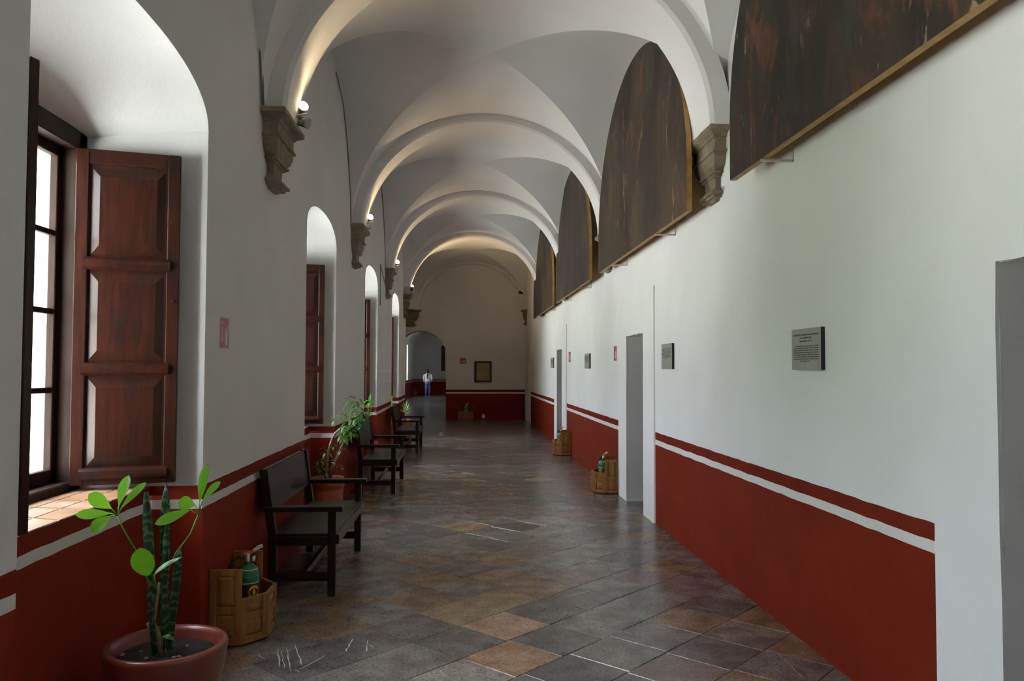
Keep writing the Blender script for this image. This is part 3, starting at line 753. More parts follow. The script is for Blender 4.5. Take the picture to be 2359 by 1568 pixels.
# unlit spot at the far door side corner
root = empty('spot_lamp', (1.80, 23.95, 3.42)); tag(root, 'unlit dark spot lamp near the end wall, door side', 'lamp')
MB().tube([(0.1, 0, 0), (0.06, 0, 0.4), (0.0, 0, 0.44)], 0.008, 6).build('arm', 'lamp_metal', root)
MB().tube([(0.03, 0, 0.43), (-0.03, 0, 0.46), (-0.08, -0.02, 0.48)], [0.02, 0.045, 0.05], 14).build('lamp_head', 'frame_black', root)
# pale box on the eroded corbel
root = empty('wall_speaker', (XL+0.12, ARCH[5]-0.16, ZS-0.06)); tag(root, 'pale grey box with dark round openings on the eroded corbel', 'speaker')
MB().box(-0.10, 0.13, -0.12, 0.10, 0, 0.19, 0.012).build('cabinet', 'speaker_grey', root)
for x, z, r in ((0.075, 0.12, 0.035), (0.06, 0.04, 0.016)):
    MB().cyl((x, -0.122, z), (x, -0.115, z), r, 16).build('speaker_cone', 'frame_black', root)
# cables up the window wall beside the vault
cab = [[(5.485, 3.365), (5.44, 3.6), (5.36, 3.9), (5.22, 4.2), (5.0, 4.45), (4.7, 4.6)], [(5.53, 3.365), (5.485, 3.6), (5.41, 3.9), (5.27, 4.22), (5.04, 4.49), (4.74, 4.66)],
       [(9.86, 3.37), (9.78, 3.7), (9.62, 4.05), (9.40, 4.36), (9.1, 4.62), (8.6, 4.78)],
       [(14.25, 3.37), (14.16, 3.7), (14.0, 4.05), (13.78, 4.36), (13.45, 4.62), (12.9, 4.78)]]
for pts, lb in zip(cab, ('thin cable rising from the largest corbel, nearer of two', 'thin cable rising from the largest corbel, farther of two', 'thin dark cable along the vault edge above the second window', 'thin dark cable along the vault edge above the third window')):
    m_ = MB(); m_.tube([(XL+0.012, a, z) for a, z in pts], 0.007, 6); tag(m_.build('wall_cable', 'cable', None, True), lb, 'cable', 'cables on the window wall')
m_ = MB(); m_.tube([(XL+0.01, 13.45, 0.0+2.62), (XL+0.01, 13.45, 3.32), (XL+0.01, 13.75, 3.22), (XL+0.01, 14.3, 3.05)], 0.007, 6)
tag(m_.build('wall_cable', 'cable', None, True), 'thin kinked conduit below the third corbel by the third window', 'cable', 'cables on the window wall')

# ------------------------------------------------------------------ plaques with text
def font(txt, size, parent, loc, mat, extr=0.0006, align='CENTER', rot=(0, 0, 0), name='lettering', sx=1.0):
    cu = bpy.data.curves.new(name, 'FONT'); cu.body = txt; cu.size = size; cu.align_x = align; cu.extrude = extr
    tmp = bpy.data.objects.new(name, cu); COL.objects.link(tmp)
    bpy.context.view_layer.update()
    me = bpy.data.meshes.new_from_object(tmp.evaluated_get(bpy.context.evaluated_depsgraph_get()))
    bpy.data.objects.remove(tmp); bpy.data.curves.remove(cu)
    me.name = name; me.materials.clear(); o = link(name, me, mat, parent, loc, rot); o.scale = (sx, 1, 1)
    return o
def plaque(y0, y1, z0, z1, label, title, seed):
    yc, zc = (y0+y1)/2, (z0+z1)/2; hw, hh = (y1-y0)/2, (z1-z0)/2
    # local frame: x to the reader's right (towards -Y), y up, z out of the wall (-X)
    root = empty('wall_plaque', (XR, yc, zc)); root.rotation_euler = (pi/2, 0, -pi/2)
    tag(root, label, 'plaque', 'grey text plaques on the door wall')
    MB().box(-hw, hw, -hh, hh, 0.0, 0.022).build('backing', 'plaque_edge', root)
    MB().box(-hw, hw, -hh, hh, 0.0222, 0.0245).build('face_plate', 'plaque_grey', root)
    z = 0.0247; top = hh
    for q, (t, s) in enumerate(title):
        font(t, s, root, (0, top-hh*2*(0.17+0.075*q), z), 'ink', sx=1.0)
    r = random.Random(seed); b_ = MB(); lines = 8; yy = top-hh*2*(0.17+0.075*len(title)+0.03)
    for q in range(lines):
        x = -hw*0.86 if q else -hw*0.78; end = hw*0.86 if q < lines-1 else hw*0.3
        if q == lines-1: x = -hw*0.4
        while x < end:
            wl = min(r.uniform(0.012, 0.034)*hw/0.186, end-x); b_.box(x, x+wl, yy-0.0035, yy+0.0010, z-0.0006, z+0.0003)
            for _ in range(2):
                ax = x+r.uniform(0, wl*0.8); b_.box(ax, ax+0.0018, yy, yy+0.0035, z-0.0006, z+0.0003)
            x += wl+0.005
        yy -= hh*2*0.052
    b_.build('text_lines', 'ink', root)
    return root
plaque(4.15, 4.523, 1.552, 1.785, 'largest grey plaque with lines of dark text, beside the nearest doorway',
       [('PAULO III CONCEDE VERBALMENTE LA BULA APROBATORIA', 0.0122), ('DE LA COMPAÑÍA DE JESÚS', 0.0122), ('Cristóbal de Villalpando, 1649 - 1714', 0.0105)], 1)
plaque(7.19, 7.565, 1.555, 1.795, 'grey text plaque just on the near side of the second doorway', [], 2)
plaque(11.94, 12.40, 1.565, 1.795, 'grey text plaque between two red extinguisher signs', [], 3)
plaque(16.72, 17.2, 1.58, 1.80, 'small grey text plaque past the third doorway', [], 4)

# ------------------------------------------------------------------ fire extinguisher signs
def ext_sign(loc, rot, w_, h_, label, faded=False, group='red fire extinguisher signs'):
    root = empty('extinguisher_sign', loc); root.rotation_euler = rot; tag(root, label, 'sign', group)
    MB().box(-w_/2, w_/2, -h_/2, h_/2, 0, 0.003).build('backing', 'sign_white', root)
    b_ = 0.008 if faded else 0.004
    MB().box(-w_/2+b_, w_/2-b_, -h_/2+b_, h_/2-b_, 0.0031, 0.0036).build('red_field', 'sign_pink' if faded else 'sign_red', root)
    z = 0.0042; a = w_/0.19
    font('EXTINTOR', 0.022*a, root, (-0.035*a, h_/2-0.042*a, z), 'sign_white', 0.0003, sx=0.75)
    ar = MB(); x = -0.045*a; ar.box(x-0.006*a, x+0.006*a, -0.03*a, 0.03*a, z-.0004, z)
    ar.add([(x-0.018*a, -0.028*a, z), (x+0.018*a, -0.028*a, z), (x, -0.062*a, z), (x-0.018*a, -0.028*a, z-.0004), (x+0.018*a, -0.028*a, z-.0004), (x, -0.062*a, z-.0004)], [(0, 1, 2), (3, 4, 5), (0, 1, 4, 3), (1, 2, 5, 4), (2, 0, 3, 5)])
    ar.build('arrow', 'sign_white', root)
    ex = MB(); x = 0.04*a; ex.box(x-0.02*a, x+0.02*a, -0.072*a, 0.018*a, z-.0004, z); ex.box(x-0.008*a, x+0.008*a, 0.02*a, 0.034*a, z-.0004, z)
    ex.box(x-0.002*a, x+0.028*a, 0.030*a, 0.038*a, z-.0004, z); ex.box(x-0.033*a, x-0.028*a, -0.055*a, 0.02*a, z-.0004, z); ex.box(x-0.033*a, x-0.008*a, 0.020*a, 0.026*a, z-.0004, z)
    ex.build('pictogram', 'sign_white', root)
RS = (pi/2, 0, -pi/2)
ext_sign((XL, 4.74, 1.758), (pi/2, 0, pi/2), 0.19, 0.19, 'faded pink extinguisher sign on the window wall past the nearest window', True)
ext_sign((XR, 10.0, 1.755), RS, 0.20, 0.19, 'red extinguisher sign just past the second doorway')
ext_sign((XR, 14.30, 1.775), RS, 0.26, 0.19, 'red extinguisher sign just before the third doorway')
ext_sign((0.022, Y_END, 1.80), (pi/2, 0, 0), 0.19, 0.19, 'red extinguisher sign on the end wall beside the framed notice')

# framed notice and socket on the end wall
root = empty('framed_notice', (0.64, Y_END, 1.47)); tag(root, 'tan paper notice in a black frame hung on the end wall', 'picture')
for a in ((-.265, .265, .27, .325), (-.265, .265, -.325, -.27), (-.265, -.205, -.27, .27), (.205, .265, -.27, .27)):
    MB().box(a[0], a[1], -0.035, 0, a[2], a[3], 0.005).build('frame_rail', 'frame_black', root)
MB().box(-.206, .206, -0.015, -0.002, -.271, .271).build('notice_sheet', 'paper_tan', root)
root = empty('wall_socket', (0.66, Y_END, 0.10)); tag(root, 'small pale wall socket low on the end wall dado', 'socket')
MB().box(-.045, .045, -.012, 0, -.06, .06, .004).build('cover_plate', 'outlet_white', root)
for z in (.025, -.025): MB().box(-.018, .018, -.0135, -.0115, z-.014, z+.014).build('socket_outlet', 'speaker_grey', root)

# ------------------------------------------------------------------ extinguishers in panelled wooden stands
def stand(loc, rz, label, tall=0.43, low=0.265):
    root = empty('extinguisher_stand', loc, rz); tag(root, label, 'stand', 'wooden extinguisher stands')
    pts = [(-.24, -0.004), (-.24, -.18), (-.10, -.295), (.10, -.295), (.24, -.18), (.24, -0.004)]
    def board(a, b_, h, name, rows):
        a, b_ = Vector((a[0], a[1], 0)), Vector((b_[0], b_[1], 0)); d = b_-a; L_ = d.length; d.normalize(); ang = math.atan2(d.y, d.x); t = 0.02
        pr = empty(name, a, ang); pr.parent = root
        s = 0.038
        MB().box(0, s, 0, t, 0.012, h, .003).build('stile', 'box_wood', pr); MB().box(L_-s, L_, 0, t, 0.012, h, .003).build('stile', 'box_wood', pr)
        zs = [0.012]+rows+[h]
        rr = [(0.012, 0.05)]+[(z-0.02, z+0.02) for z in rows]+[(h-0.036, h)]
        for z0, z1 in rr: MB().box(s, L_-s, 0.001, t-0.001, z0, z1, .002).build('rail', 'box_wood', pr)
        for q in range(len(rr)-1):
            z0, z1 = rr[q][1], rr[q+1][0]
            o_ = [(s, .012, z0), (L_-s, .012, z0), (L_-s, .012, z1), (s, .012, z1)]; i_ = min(0.018, (L_-2*s)*0.25)
            i0 = [(s+.006, .010, z0+.006), (L_-s-.006, .010, z0+.006), (L_-s-.006, .010, z1-.006), (s+.006, .010, z1-.006)]
            i1 = [(s+i_, .003, z0+i_), (L_-s-i_, .003, z0+i_), (L_-s-i_, .003, z1-i_), (s+i_, .003, z1-i_)]
            MB().loft([o_, i0, i1], True).build('raised_panel', 'box_wood', pr)
    board(pts[0], pts[1], tall, 'side_panel', [tall*0.47]); board(pts[4], pts[5], tall, 'side_panel', [tall*0.47])
    board(pts[1], pts[2], low, 'front_panel', [low*0.60]); board(pts[2], pts[3], low, 'front_panel', [low*0.60]); board(pts[3], pts[4], low, 'front_panel', [low*0.60])
    m_ = MB(); ins = [(x*0.93, y*0.93-0.004) for x, y in pts]; m_.loft([[(x, y, 0.02) for x, y in ins], [(x, y, 0.04) for x, y in ins]], True); m_.build('base_board', 'box_wood', root)
    return root
def extinguisher(loc, rz, label):
    root = empty('fire_extinguisher', loc, rz); tag(root, label, 'extinguisher', 'green fire extinguishers')
    R_ = 0.068
    MB().lathe([(R_*.9, 0), (R_, .012), (R_, .30), (R_*.97, .318), (R_*.8, .345), (R_*.5, .362), (.02, .368), (.02, .38)], 28).build('cylinder_body', 'ext_green', root, True)
    def wrap(name, r, z0, z1, a0, a1, mat, par=root):
        n = 14; m_ = MB()
        m_.loft([[(r*math.cos(a0+(a1-a0)*k/n), r*math.sin(a0+(a1-a0)*k/n), z) for k in range(n+1)] for z in (z0, z1)], closed=False)
        return m_.build(name, mat, par, True)
    c0, c1 = -pi/2-1.35, -pi/2+1.35
    wrap('red_label', R_+.0008, .08, .165, c0, c1, 'ext_red'); wrap('white_band', R_+.0009, .160, .167, c0, c1, 'ext_white')
    wrap('black_label', R_+.0008, .167, .262, c0, c1, 'ext_black'); wrap('white_band', R_+.0009, .262, .268, c0, c1, 'ext_white')
    # round emblem: yellow ring, flame in the middle, red letter beside it
    em = empty('emblem', (0, 0, 0)); em.parent = root
    rg = MB(); n = 24; rad = R_+.0016; ec = -pi/2
    def sp(u, v): return (rad*math.cos(ec+u/rad), rad*math.sin(ec+u/rad), .214+v)
    rg.loft([[sp(r*math.cos(2*pi*k/n), r*math.sin(2*pi*k/n)) for k in range(n)] for r in (.024, .036)], closed=True, cap=False); rg.build('ring', 'ext_yellow', em)
    fl = MB(); pts = [(0, -.018), (.009, -.010), (.008, .004), (0, .024), (-.008, .004), (-.009, -.010)]; fl.add([sp(u, v) for u, v in pts], [tuple(range(6))]); fl.build('flame', 'ext_yellow', em)
    dm = MB(); rad = R_+.0020
    def D(u0): return [(u0, -.014), (u0+.010, -.012), (u0+.014, 0), (u0+.010, .012), (u0, .014)]
    dm.add([sp(u, v) for u, v in D(-.034)], [tuple(range(5))]); dm.add([sp(-u, v) for u, v in D(-.034)], [tuple(range(4, -1, -1))]); dm.build('letter_mark', 'ext_red', em)
    sh = MB(); sh.loft([[((R_*.985+.001)*math.cos(a), (R_*.985+.001)*math.sin(a), .3) for a in [c0+.3+(c1-c0-.6)*k/12 for k in range(13)]], [(R_*.83*math.cos(a), R_*.83*math.sin(a), .342) for a in [c0+.3+(c1-c0-.6)*k/12 for k in range(13)]]], closed=False); sh.build('shoulder_label', 'ext_white', root, True)
    MB().lathe([(.018, .375), (.02, .38), (.02, .40), (.013, .405), (.013, .425)], 16).build('valve', 'chrome', root, True)
    MB().cyl((.012, -.012, .395), (.030, -.030, .395), .017, 16).build('gauge', 'chrome', root, True)
    MB().tube([(-.02, .01, .42), (.015, -.005, .430), (.035, -.012, .442)], [.009, .010, .009], 8).build('carry_handle', 'ext_orange', root)
    MB().tube([(.03, -.010, .438), (.06, -.022, .455), (.078, -.03, .463)], [.011, .013, .012], 8).build('squeeze_lever', 'ext_white', root)
    MB().tube([(-.015, .01, .40), (-.05, .03, .405), (-.085, .045, .37), (-.085, .045, .2), (-.08, .04, .08)], .009, 8).build('hose', 'black_rubber', root, True)
    return root
for loc, rz, la, lb in [((XL, 4.77, 0), pi/2, 'panelled wooden stand on the floor between the snake plant pot and nearest bench', 'green extinguisher in the wooden stand beside the nearest bench'),
                        ((XR, 10.02, 0), -pi/2, 'panelled wooden stand just past the second doorway', 'green extinguisher in the stand just past the second doorway'),
                        ((XR, 14.38, 0), -pi/2, 'panelled wooden stand just before the third doorway', 'green extinguisher in the stand just before the third doorway'),
                        ((0.12, Y_END, 0), 0.0, 'wooden stand against the dark dado of the end wall', 'green extinguisher in the stand at the end wall')]:
    stand(loc, rz, la)
    off = Matrix.Rotation(rz, 3, 'Z') @ Vector((0.0, -0.15, 0.04))
    extinguisher((loc[0]+off.x, loc[1]+off.y, 0.04), rz+(-0.75 if rz > 0 else 0.75 if rz < 0 else 0), lb)

# ------------------------------------------------------------------ benches
def bench(loc, label):
    """back towards -X (the wall), length along +Y; origin at the near front foot"""
    root = empty('wooden_bench', loc); tag(root, label, 'bench', 'dark wooden benches along the window wall')
    D, L_, s = 0.455, 1.40, 0.055
    for y in (0, L_-s):
        MB().box(-s, 0, y, y+s, 0, 0.575, .004).build('front_leg', 'bench_wood', root)
        # raked back post
        a = [(-D, y), (-D+s, y), (-D+s, y+s), (-D, y+s)]
        MB().loft([[(x, yy, 0) for x, yy in a], [(x, yy, .40) for x, yy in a], [(x-.065, yy, .86) for x, yy in a]], True).build('back_post', 'bench_wood', root)
        MB().box(-D-.03, .045, y-.012, y+s+.012, .575, .610, .004).build('armrest', 'bench_wood', root)
        MB().box(-D+s, -s, y+.006, y+s-.006, .105, .165, .003).build('side_stretcher', 'bench_wood', root)
        MB().box(-D+s, -s, y+.004, y+s-.004, .345, .405, .003).build('seat_rail', 'bench_wood', root)
    MB().box(-D+.02, .0, .015, L_-.015, .400, .424, .004).build('seat_board', 'bench_wood', root)
    MB().box(.0, .022, .0, L_, .355, .418, .003).build('front_rail', 'bench_wood', root)
    MB().box(-D/2-.02, -D/2+.02, s, L_-s, .112, .155, .003).build('long_stretcher', 'bench_wood', root)
    z0, z1 = .57, .855
    def bx(z): return -D+.028-.065*(z-.40)/.46
    m_ = MB(); m_.loft([[(bx(z)-.012, s*.6, z), (bx(z)+.012, s*.6, z), (bx(z)+.012, L_-s*.6, z), (bx(z)-.012, L_-s*.6, z)] for z in (z0, z1)], True)
    m_.build('backrest', 'bench_wood', root)
    return root
bench((-0.855, 5.50, 0), 'nearest dark wooden bench, beside the extinguisher stand')
bench((-0.82, 9.93, 0), 'middle dark wooden bench, past the leaning umbrella plant')
bench((-0.79, 14.58, 0), 'farthest dark wooden bench, in front of the spiky plant')

# ------------------------------------------------------------------ plants
def leaf(name, base, tip, width, parent, mat, droop=0.0, fold=0.15, up=None, nseg=8, shape=0.75, twist=0.0, rnd=0.8):
    base, tip = Vector(base), Vector(tip); d = tip-base; L_ = d.length; dn = d.normalized()
    up = Vector(up) if up is not None else Vector((0.0, -0.55, 0.85))
    side = dn.cross(up); side = side.normalized() if side.length > 1e-4 else Vector((1, 0, 0))
    nrm = side.cross(dn).normalized()
    vs, fs = [], []
    for k in range(nseg+1):
        t = k/nseg; wv_ = width*0.5*(math.sin(pi*min(1, t**shape))**rnd) if 0 < t < 1 else width*0.03
        c = base+d*t+nrm*(droop*4*t*(1-t)*L_)
        a = twist*t; s_ = side*math.cos(a)+nrm*math.sin(a)
        vs += [c-s_*wv_+nrm*(fold*wv_), c, c+s_*wv_+nrm*(fold*wv_)]
    for k in range(nseg):
        q = k*3; fs += [(q, q+1, q+4, q+3), (q+1, q+2, q+5, q+4)]
    return mesh(name, vs, fs, mat, parent, True)
def pot(parent, R_, H_, mat, rim=0.02, base=0.7, soil=0.05, lip=False):
    prof = [(R_*base, 0), (R_*(base+.12), H_*.25), (R_*.93, H_*.65)]
    if lip: prof += [(R_*.93, H_*.74), (R_, H_*.75), (R_, H_*.97), (R_-.006, H_)]
    else: prof += [(R_*.985, H_*.88), (R_, H_*.95), (R_*.985, H_*.985), (R_-rim*.5, H_)]
    prof += [(R_-rim, H_*.985), (R_-rim*1.25, H_*.93), (R_-rim*1.6, H_-soil-.02)]
    m_ = MB(); m_.lathe(prof, 40, cap=False); m_.add([(R_*base*math.cos(2*pi*k/40), R_*base*math.sin(2*pi*k/40), 0) for k in range(40)], [tuple(range(40))])
    o = m_.build('pot', mat, parent, True)
    m_ = MB(); rr = R_-rim*1.4; n = 28; r = random.Random(3)
    rings = [[(rr*q/5*math.cos(2*pi*k/n), rr*q/5*math.sin(2*pi*k/n), H_-soil+(r.uniform(-.008, .010) if q < 5 else 0)) for k in range(n)] for q in range(1, 6)]
    m_.loft(rings, True, False); m_.add(rings[0], [tuple(range(n))]); m_.build('soil', 'soil', parent, True)
    return o
# --- foreground pot: snake plant with a young umbrella plant
PX, PY = -1.275, 3.56
pl = empty('potted_plant', (PX, PY, 0)); tag(pl, 'snake plant and bright green umbrella leaves in a red pot under the nearest window', 'plant', 'potted plants along the window wall')
pot(pl, 0.255, 0.365, 'terracotta_glazed', 0.034, 0.66, 0.055)
def lv(x, z, dy=0.0): return (x-PX, dy, z)
def blade(pts, mat='snake_leaf', fold=0.35, name='snake_leaf'):
    vs, fs = [], []
    for i, (x, y, z, w_) in enumerate(pts):
        vs += [(x-w_, y-fold*w_, z), (x, y+fold*w_*.4, z), (x+w_, y-fold*w_, z)]
        if i: q = (i-1)*3; fs += [(q, q+1, q+4, q+3), (q+1, q+2, q+5, q+4)]
    o = mesh(name, vs, fs, mat, pl, True); m_ = o.modifiers.new('thick', 'SOLIDIFY'); m_.thickness = 0.004; return o
def bl(x0, z0, x1, z1, w_, dy0, dy1, cut=False):
    n = 10; pts = []
    for k in range(n+1):
        t = k/n; ww = w_*(0.62+0.5*t-0.12*t*t) if t < .72 else w_*(0.92)*max(0.05 if not cut else .45, (1-((t-.72)/.28)**2)**.5)
        pts.append((x0+(x1-x0)*t-PX, dy0+(dy1-dy0)*t, z0+(z1-z0)*t, ww*.43))
    return pts
blade(bl(-1.325, .30, -1.382, 1.005, .058, .02, .03, True)); blade(bl(-1.292, .30, -1.306, 1.045, .056, .03, .05)); blade(bl(-1.283, .30, -1.276, .90, .034, -.01, -.015))
blade(bl(-1.283, .30, -1.250, .755, .050, .06, .08)); blade(bl(-1.318, .30, -1.345, .63, .040, -.01, -.01)); blade(bl(-1.300, .30, -1.330, .55, .034, -.03, -.05))
st = MB().tube([lv(-1.284, .30), lv(-1.305, .36), lv(-1.325, .41), lv(-1.347, .452)], [.017, .019, .018, .019], 10).build('cut_stem', 'branch', pl, True)
MB().tube([lv(-1.334, .43), lv(-1.323, .494), lv(-1.312, .58), lv(-1.309, .62)], [.008, .007, .006, .006], 8).build('branch_stem', 'branch', pl, True)
G = 'leaf_bright'
def stem(pts, r=.0032, name='leaf_stalk'): return MB().tube(pts, r, 6).build(name, 'leaf_bright', pl, True)
stem([lv(-1.312, .59), lv(-1.36, .70, -.02), lv(-1.42, .80, -.03), lv(-1.46, .87, -.03), lv(-1.478, .914, -.03)])
stem([lv(-1.312, .56), lv(-1.275, .66, -.01), lv(-1.235, .75, -.02), lv(-1.175, .83, -.02), lv(-1.142, .914, -.02)])
stem([lv(-1.309, .60, -.03), lv(-1.33, .635, -.05), lv(-1.351, .665, -.05)]); stem([lv(-1.309, .60, -.03), lv(-1.317, .664, -.04)])
wl = lv(-1.478, .914, -.03)
for bx_, bz_, tx, tz, w_, dy in [(-1.505, .945, -1.592, 1.012, .062, -.05), (-1.507, .925, -1.640, .925, .044, -.06), (-1.505, .915, -1.580, .852, .056, -.05), (-1.475, .955, -1.456, 1.080, .046, .02), (-1.465, .945, -1.394, 1.045, .034, .05)]:
    stem([wl, lv(bx_, bz_, -.03)], .0022); leaf('leaf', lv(bx_, bz_, -.03), lv(tx, tz, dy), w_, pl, G, .06, .2, (0, -1, .25), 12, 1.45, 0, .62)
wl = lv(-1.142, .914, -.02)
for bx_, bz_, tx, tz, w_, dy in [(-1.137, .968, -1.113, 1.130, .042, .0), (-1.125, .975, -1.075, 1.047, .032, .06), (-1.155, .955, -1.222, .972, .062, -.04), (-1.175, .935, -1.306, .884, .046, -.07)]:
    stem([wl, lv(bx_, bz_, -.02)], .0022); leaf('leaf', lv(bx_, bz_, -.02), lv(tx, tz, dy), w_, pl, G, .05, .2, (0, -1, .3), 12, 1.45, 0, .62)
leaf('leaf', lv(-1.343, .660, -.05), lv(-1.360, .788, -.08), .100, pl, G, .05, .1, (0, -1, .1), 14, 1.12, 0, .55)
leaf('leaf', lv(-1.320, .660, -.04), lv(-1.203, .735, -.03), .040, pl, 'leaf_mid', .03, .35, (0, -.4, 1))
leaf('leaf', lv(-1.284, .395, -.02), lv(-1.220, .380, -.04), .022, pl, 'leaf_mid', .12, .2)
MB().tube([lv(-1.290, .31, -.02), lv(-1.284, .395, -.02)], .003, 6).build('leaf_stalk', 'branch', pl)
r = random.Random(9)
for k in range(7):
    a = r.uniform(0, 2*pi); q = r.uniform(.08, .19); s_ = r.uniform(.008, .018)
    m_ = MB(); m_.lathe([(s_*.5, -s_*.4), (s_, 0), (s_*.6, s_*.5), (s_*.1, s_*.6)], 7, (q*math.cos(a), q*math.sin(a), .315)); m_.build('pebble', 'branch', pl)
# --- leaning umbrella plant in the second recess
def umbrella_whorl(parent, c, n, L_, w_, mat, seed, tilt=(0, 0, 1)):
    r = random.Random(seed); c = Vector(c); ax = Vector(tilt).normalized(); a0 = ax.orthogonal().normalized(); b0 = ax.cross(a0)
    for k in range(n):
        t = 2*pi*(k+r.uniform(-.25, .25))/n; d = a0*math.cos(t)+b0*math.sin(t)
        l = L_*r.uniform(.75, 1.15); dr = r.uniform(-.75, -.15)
        st_ = c+d*(l*.28)+ax*(.01); tip = c+d*l*0.95+Vector((0, 0, dr*l*.6))
        leaf('leaf', st_, tip, w_*r.uniform(.8, 1.2), parent, mat, .10, .25, (0, 0, 1), 6, .8)
p2 = empty('potted_plant', (-1.42, 8.55, 0)); tag(p2, 'tall leaning umbrella plant in a terracotta pot behind the nearest bench', 'plant', 'potted plants along the window wall')
pot(p2, .175, .40, 'terracotta', .02, .78, .03, True)
def q2(x, z, dy=0): return (x+1.42, dy, z)
MB().tube([q2(-1.437, .37), q2(-1.43, .52), q2(-1.418, .653), q2(-1.40, .73), q2(-1.378, .80), q2(-1.345, .865), q2(-1.30, .905), q2(-1.24, .925), q2(-1.18, .935)], [.016, .015, .014, .014, .013, .013, .012, .010, .008], 8).build('trunk', 'branch', p2, True)
MB().tube([q2(-1.40, .37), q2(-1.375, .50), q2(-1.317, .626), q2(-1.285, .70), q2(-1.257, .77), q2(-1.22, .88), q2(-1.19, 1.02), q2(-1.165, 1.12), q2(-1.15, 1.20)], [.017, .016, .014, .013, .012, .011, .009, .007, .005], 8).build('trunk', 'branch', p2, True)
for k, (x, z, dy, n, L_, mt) in enumerate([(-1.15, 1.21, 0, 8, .12, 'leaf_mid'), (-1.10, 1.14, -.05, 8, .12, 'leaf_mid'), (-1.17, 1.02, .03, 7, .12, 'leaf_mid'), (-1.08, 1.04, .0, 8, .12, 'leaf_mid'), (-1.20, .96, -.05, 8, .12, 'leaf_mid'),
                                           (-1.12, .95, -.03, 8, .12, 'leaf_mid'), (-1.24, .90, .04, 8, .11, 'leaf_mid'), (-1.15, .87, -.06, 8, .12, 'leaf_mid'), (-1.22, .82, -.04, 8, .11, 'leaf_mid'), (-1.28, 1.06, .0, 5, .09, 'leaf_bright'),
                                           (-1.32, 1.00, -.03, 4, .09, 'leaf_bright'), (-1.27, .68, -.02, 5, .07, 'leaf_mid'), (-1.43, .66, -.03, 5, .09, 'leaf_mid'), (-1.50, .57, -.04, 5, .08, 'leaf_bright'), (-1.47, .50, -.02, 7, .09, 'leaf_bright'),
                                           (-1.53, .47, .02, 6, .08, 'leaf_bright'), (-1.40, .56, -.06, 4, .10, 'leaf_pale'), (-1.29, .50, -.03, 4, .06, 'leaf_mid'), (-1.36, .72, -.03, 3, .06, 'leaf_bright'), (-1.06, 1.09, -.04, 8, .13, 'leaf_mid'), (-1.13, 1.07, -.08, 7, .13, 'leaf_mid'), (-1.18, .90, -.09, 8, .13, 'leaf_mid'), (-1.10, .99, -.09, 7, .13, 'leaf_mid'), (-1.05, .97, .0, 7, .12, 'leaf_mid'), (-1.25, .86, -.08, 7, .12, 'leaf_mid'), (-1.19, 1.16, .03, 6, .11, 'leaf_mid'), (-1.50, .50, -.08, 7, .09, 'leaf_mid'), (-1.44, .46, -.07, 6, .09, 'leaf_mid')]):
    umbrella_whorl(p2, q2(x, z, dy), n, L_, .036 if L_ > .1 else .028, mt, k, (random.Random(k).uniform(-.4, .4), -.4, .8))
for a, b_ in [((-1.43, .55), (-1.50, .58)), ((-1.42, .64), (-1.50, .70)), ((-1.31, .64), (-1.26, .69)), ((-1.43, .45), (-1.53, .48)), ((-1.19, 1.0), (-1.30, 1.06)), ((-1.36, .52), (-1.28, .52)), ((-1.21, .92), (-1.32, 1.0))]:
    MB().tube([q2(*a), q2((a[0]+b_[0])/2, max(a[1], b_[1])+.01, -.01), q2(b_[0], b_[1], -.02)], .003, 5).build('leaf_stalk', 'leaf_mid', p2)
# --- slim plant in the third recess
p3 = empty('potted_plant', (-1.46, 12.75, 0)); tag(p3, 'slim single-stemmed plant in a small terracotta pot behind the middle bench', 'plant', 'potted plants along the window wall')
pot(p3, .13, .40, 'terracotta', .018, .75, .03, True)
MB().tube([(-.03, 0, .36), (-.03, 0, .6), (-.025, 0, .85), (-.02, 0, 1.0)], [.012, .011, .010, .007], 8).build('trunk', 'branch', p3, True)
for k, (x, z, n, L_, mt) in enumerate([(-.02, 1.02, 7, .13, 'leaf_bright'), (-.08, .98, 6, .12, 'leaf_bright'), (.04, .86, 5, .10, 'leaf_bright'), (-.10, .86, 3, .08, 'leaf_pale')]): umbrella_whorl(p3, (x, -.02, z), n, L_, .05, mt, 40+k, (0, -.5, .8))
leaf('leaf', (-.02, 0, 1.02), (.0, .0, 1.15), .04, p3, 'leaf_mid')
# --- spiky plant by the farthest bench
p4 = empty('potted_plant', (-1.25, 17.0, 0)); tag(p4, 'pale spiky rosette plant in a broad orange pot by the farthest bench', 'plant', 'potted plants along the window wall')
pot(p4, .21, .47, 'terracotta', .022, .72, .03, True)
MB().tube([(.05, 0, .43), (.055, 0, .52), (.05, 0, .60)], [.02, .017, .016], 8).build('trunk', 'branch', p4, True)
r = random.Random(21)
for k in range(22):
    a = 2*pi*k/22*3.1; el = .15+1.15*((k % 11)/10); l = .22*r.uniform(.8, 1.1); c = Vector((.05, 0, .58+.004*k))
    d = Vector((math.cos(a)*math.cos(el), math.sin(a)*math.cos(el), math.sin(el)))
    leaf('leaf', c, c+d*l, .030, p4, 'leaf_pale' if k % 3 else 'leaf_bright', .06, .3, (0, 0, 1), 6, .6)
# --- upright leaves behind the farthest bench
p5 = empty('potted_plant', (-1.47, 16.55, 0)); tag(p5, 'small pot with upright yellow-green blade leaves behind the farthest bench', 'plant', 'potted plants along the window wall')
pot(p5, .12, .40, 'terracotta', .018, .75, .03, True)
for x, z, w_, y in ((-.03, 1.02, .05, 0), (.02, 1.04, .05, .02), (-.07, .92, .045, -.02), (.05, .85, .04, .0)):
    leaf('leaf', (x*.4, y, .37), (x, y, z), w_, p5, 'leaf_yellow', .02, .3, (0, -1, .1), 8, .5)

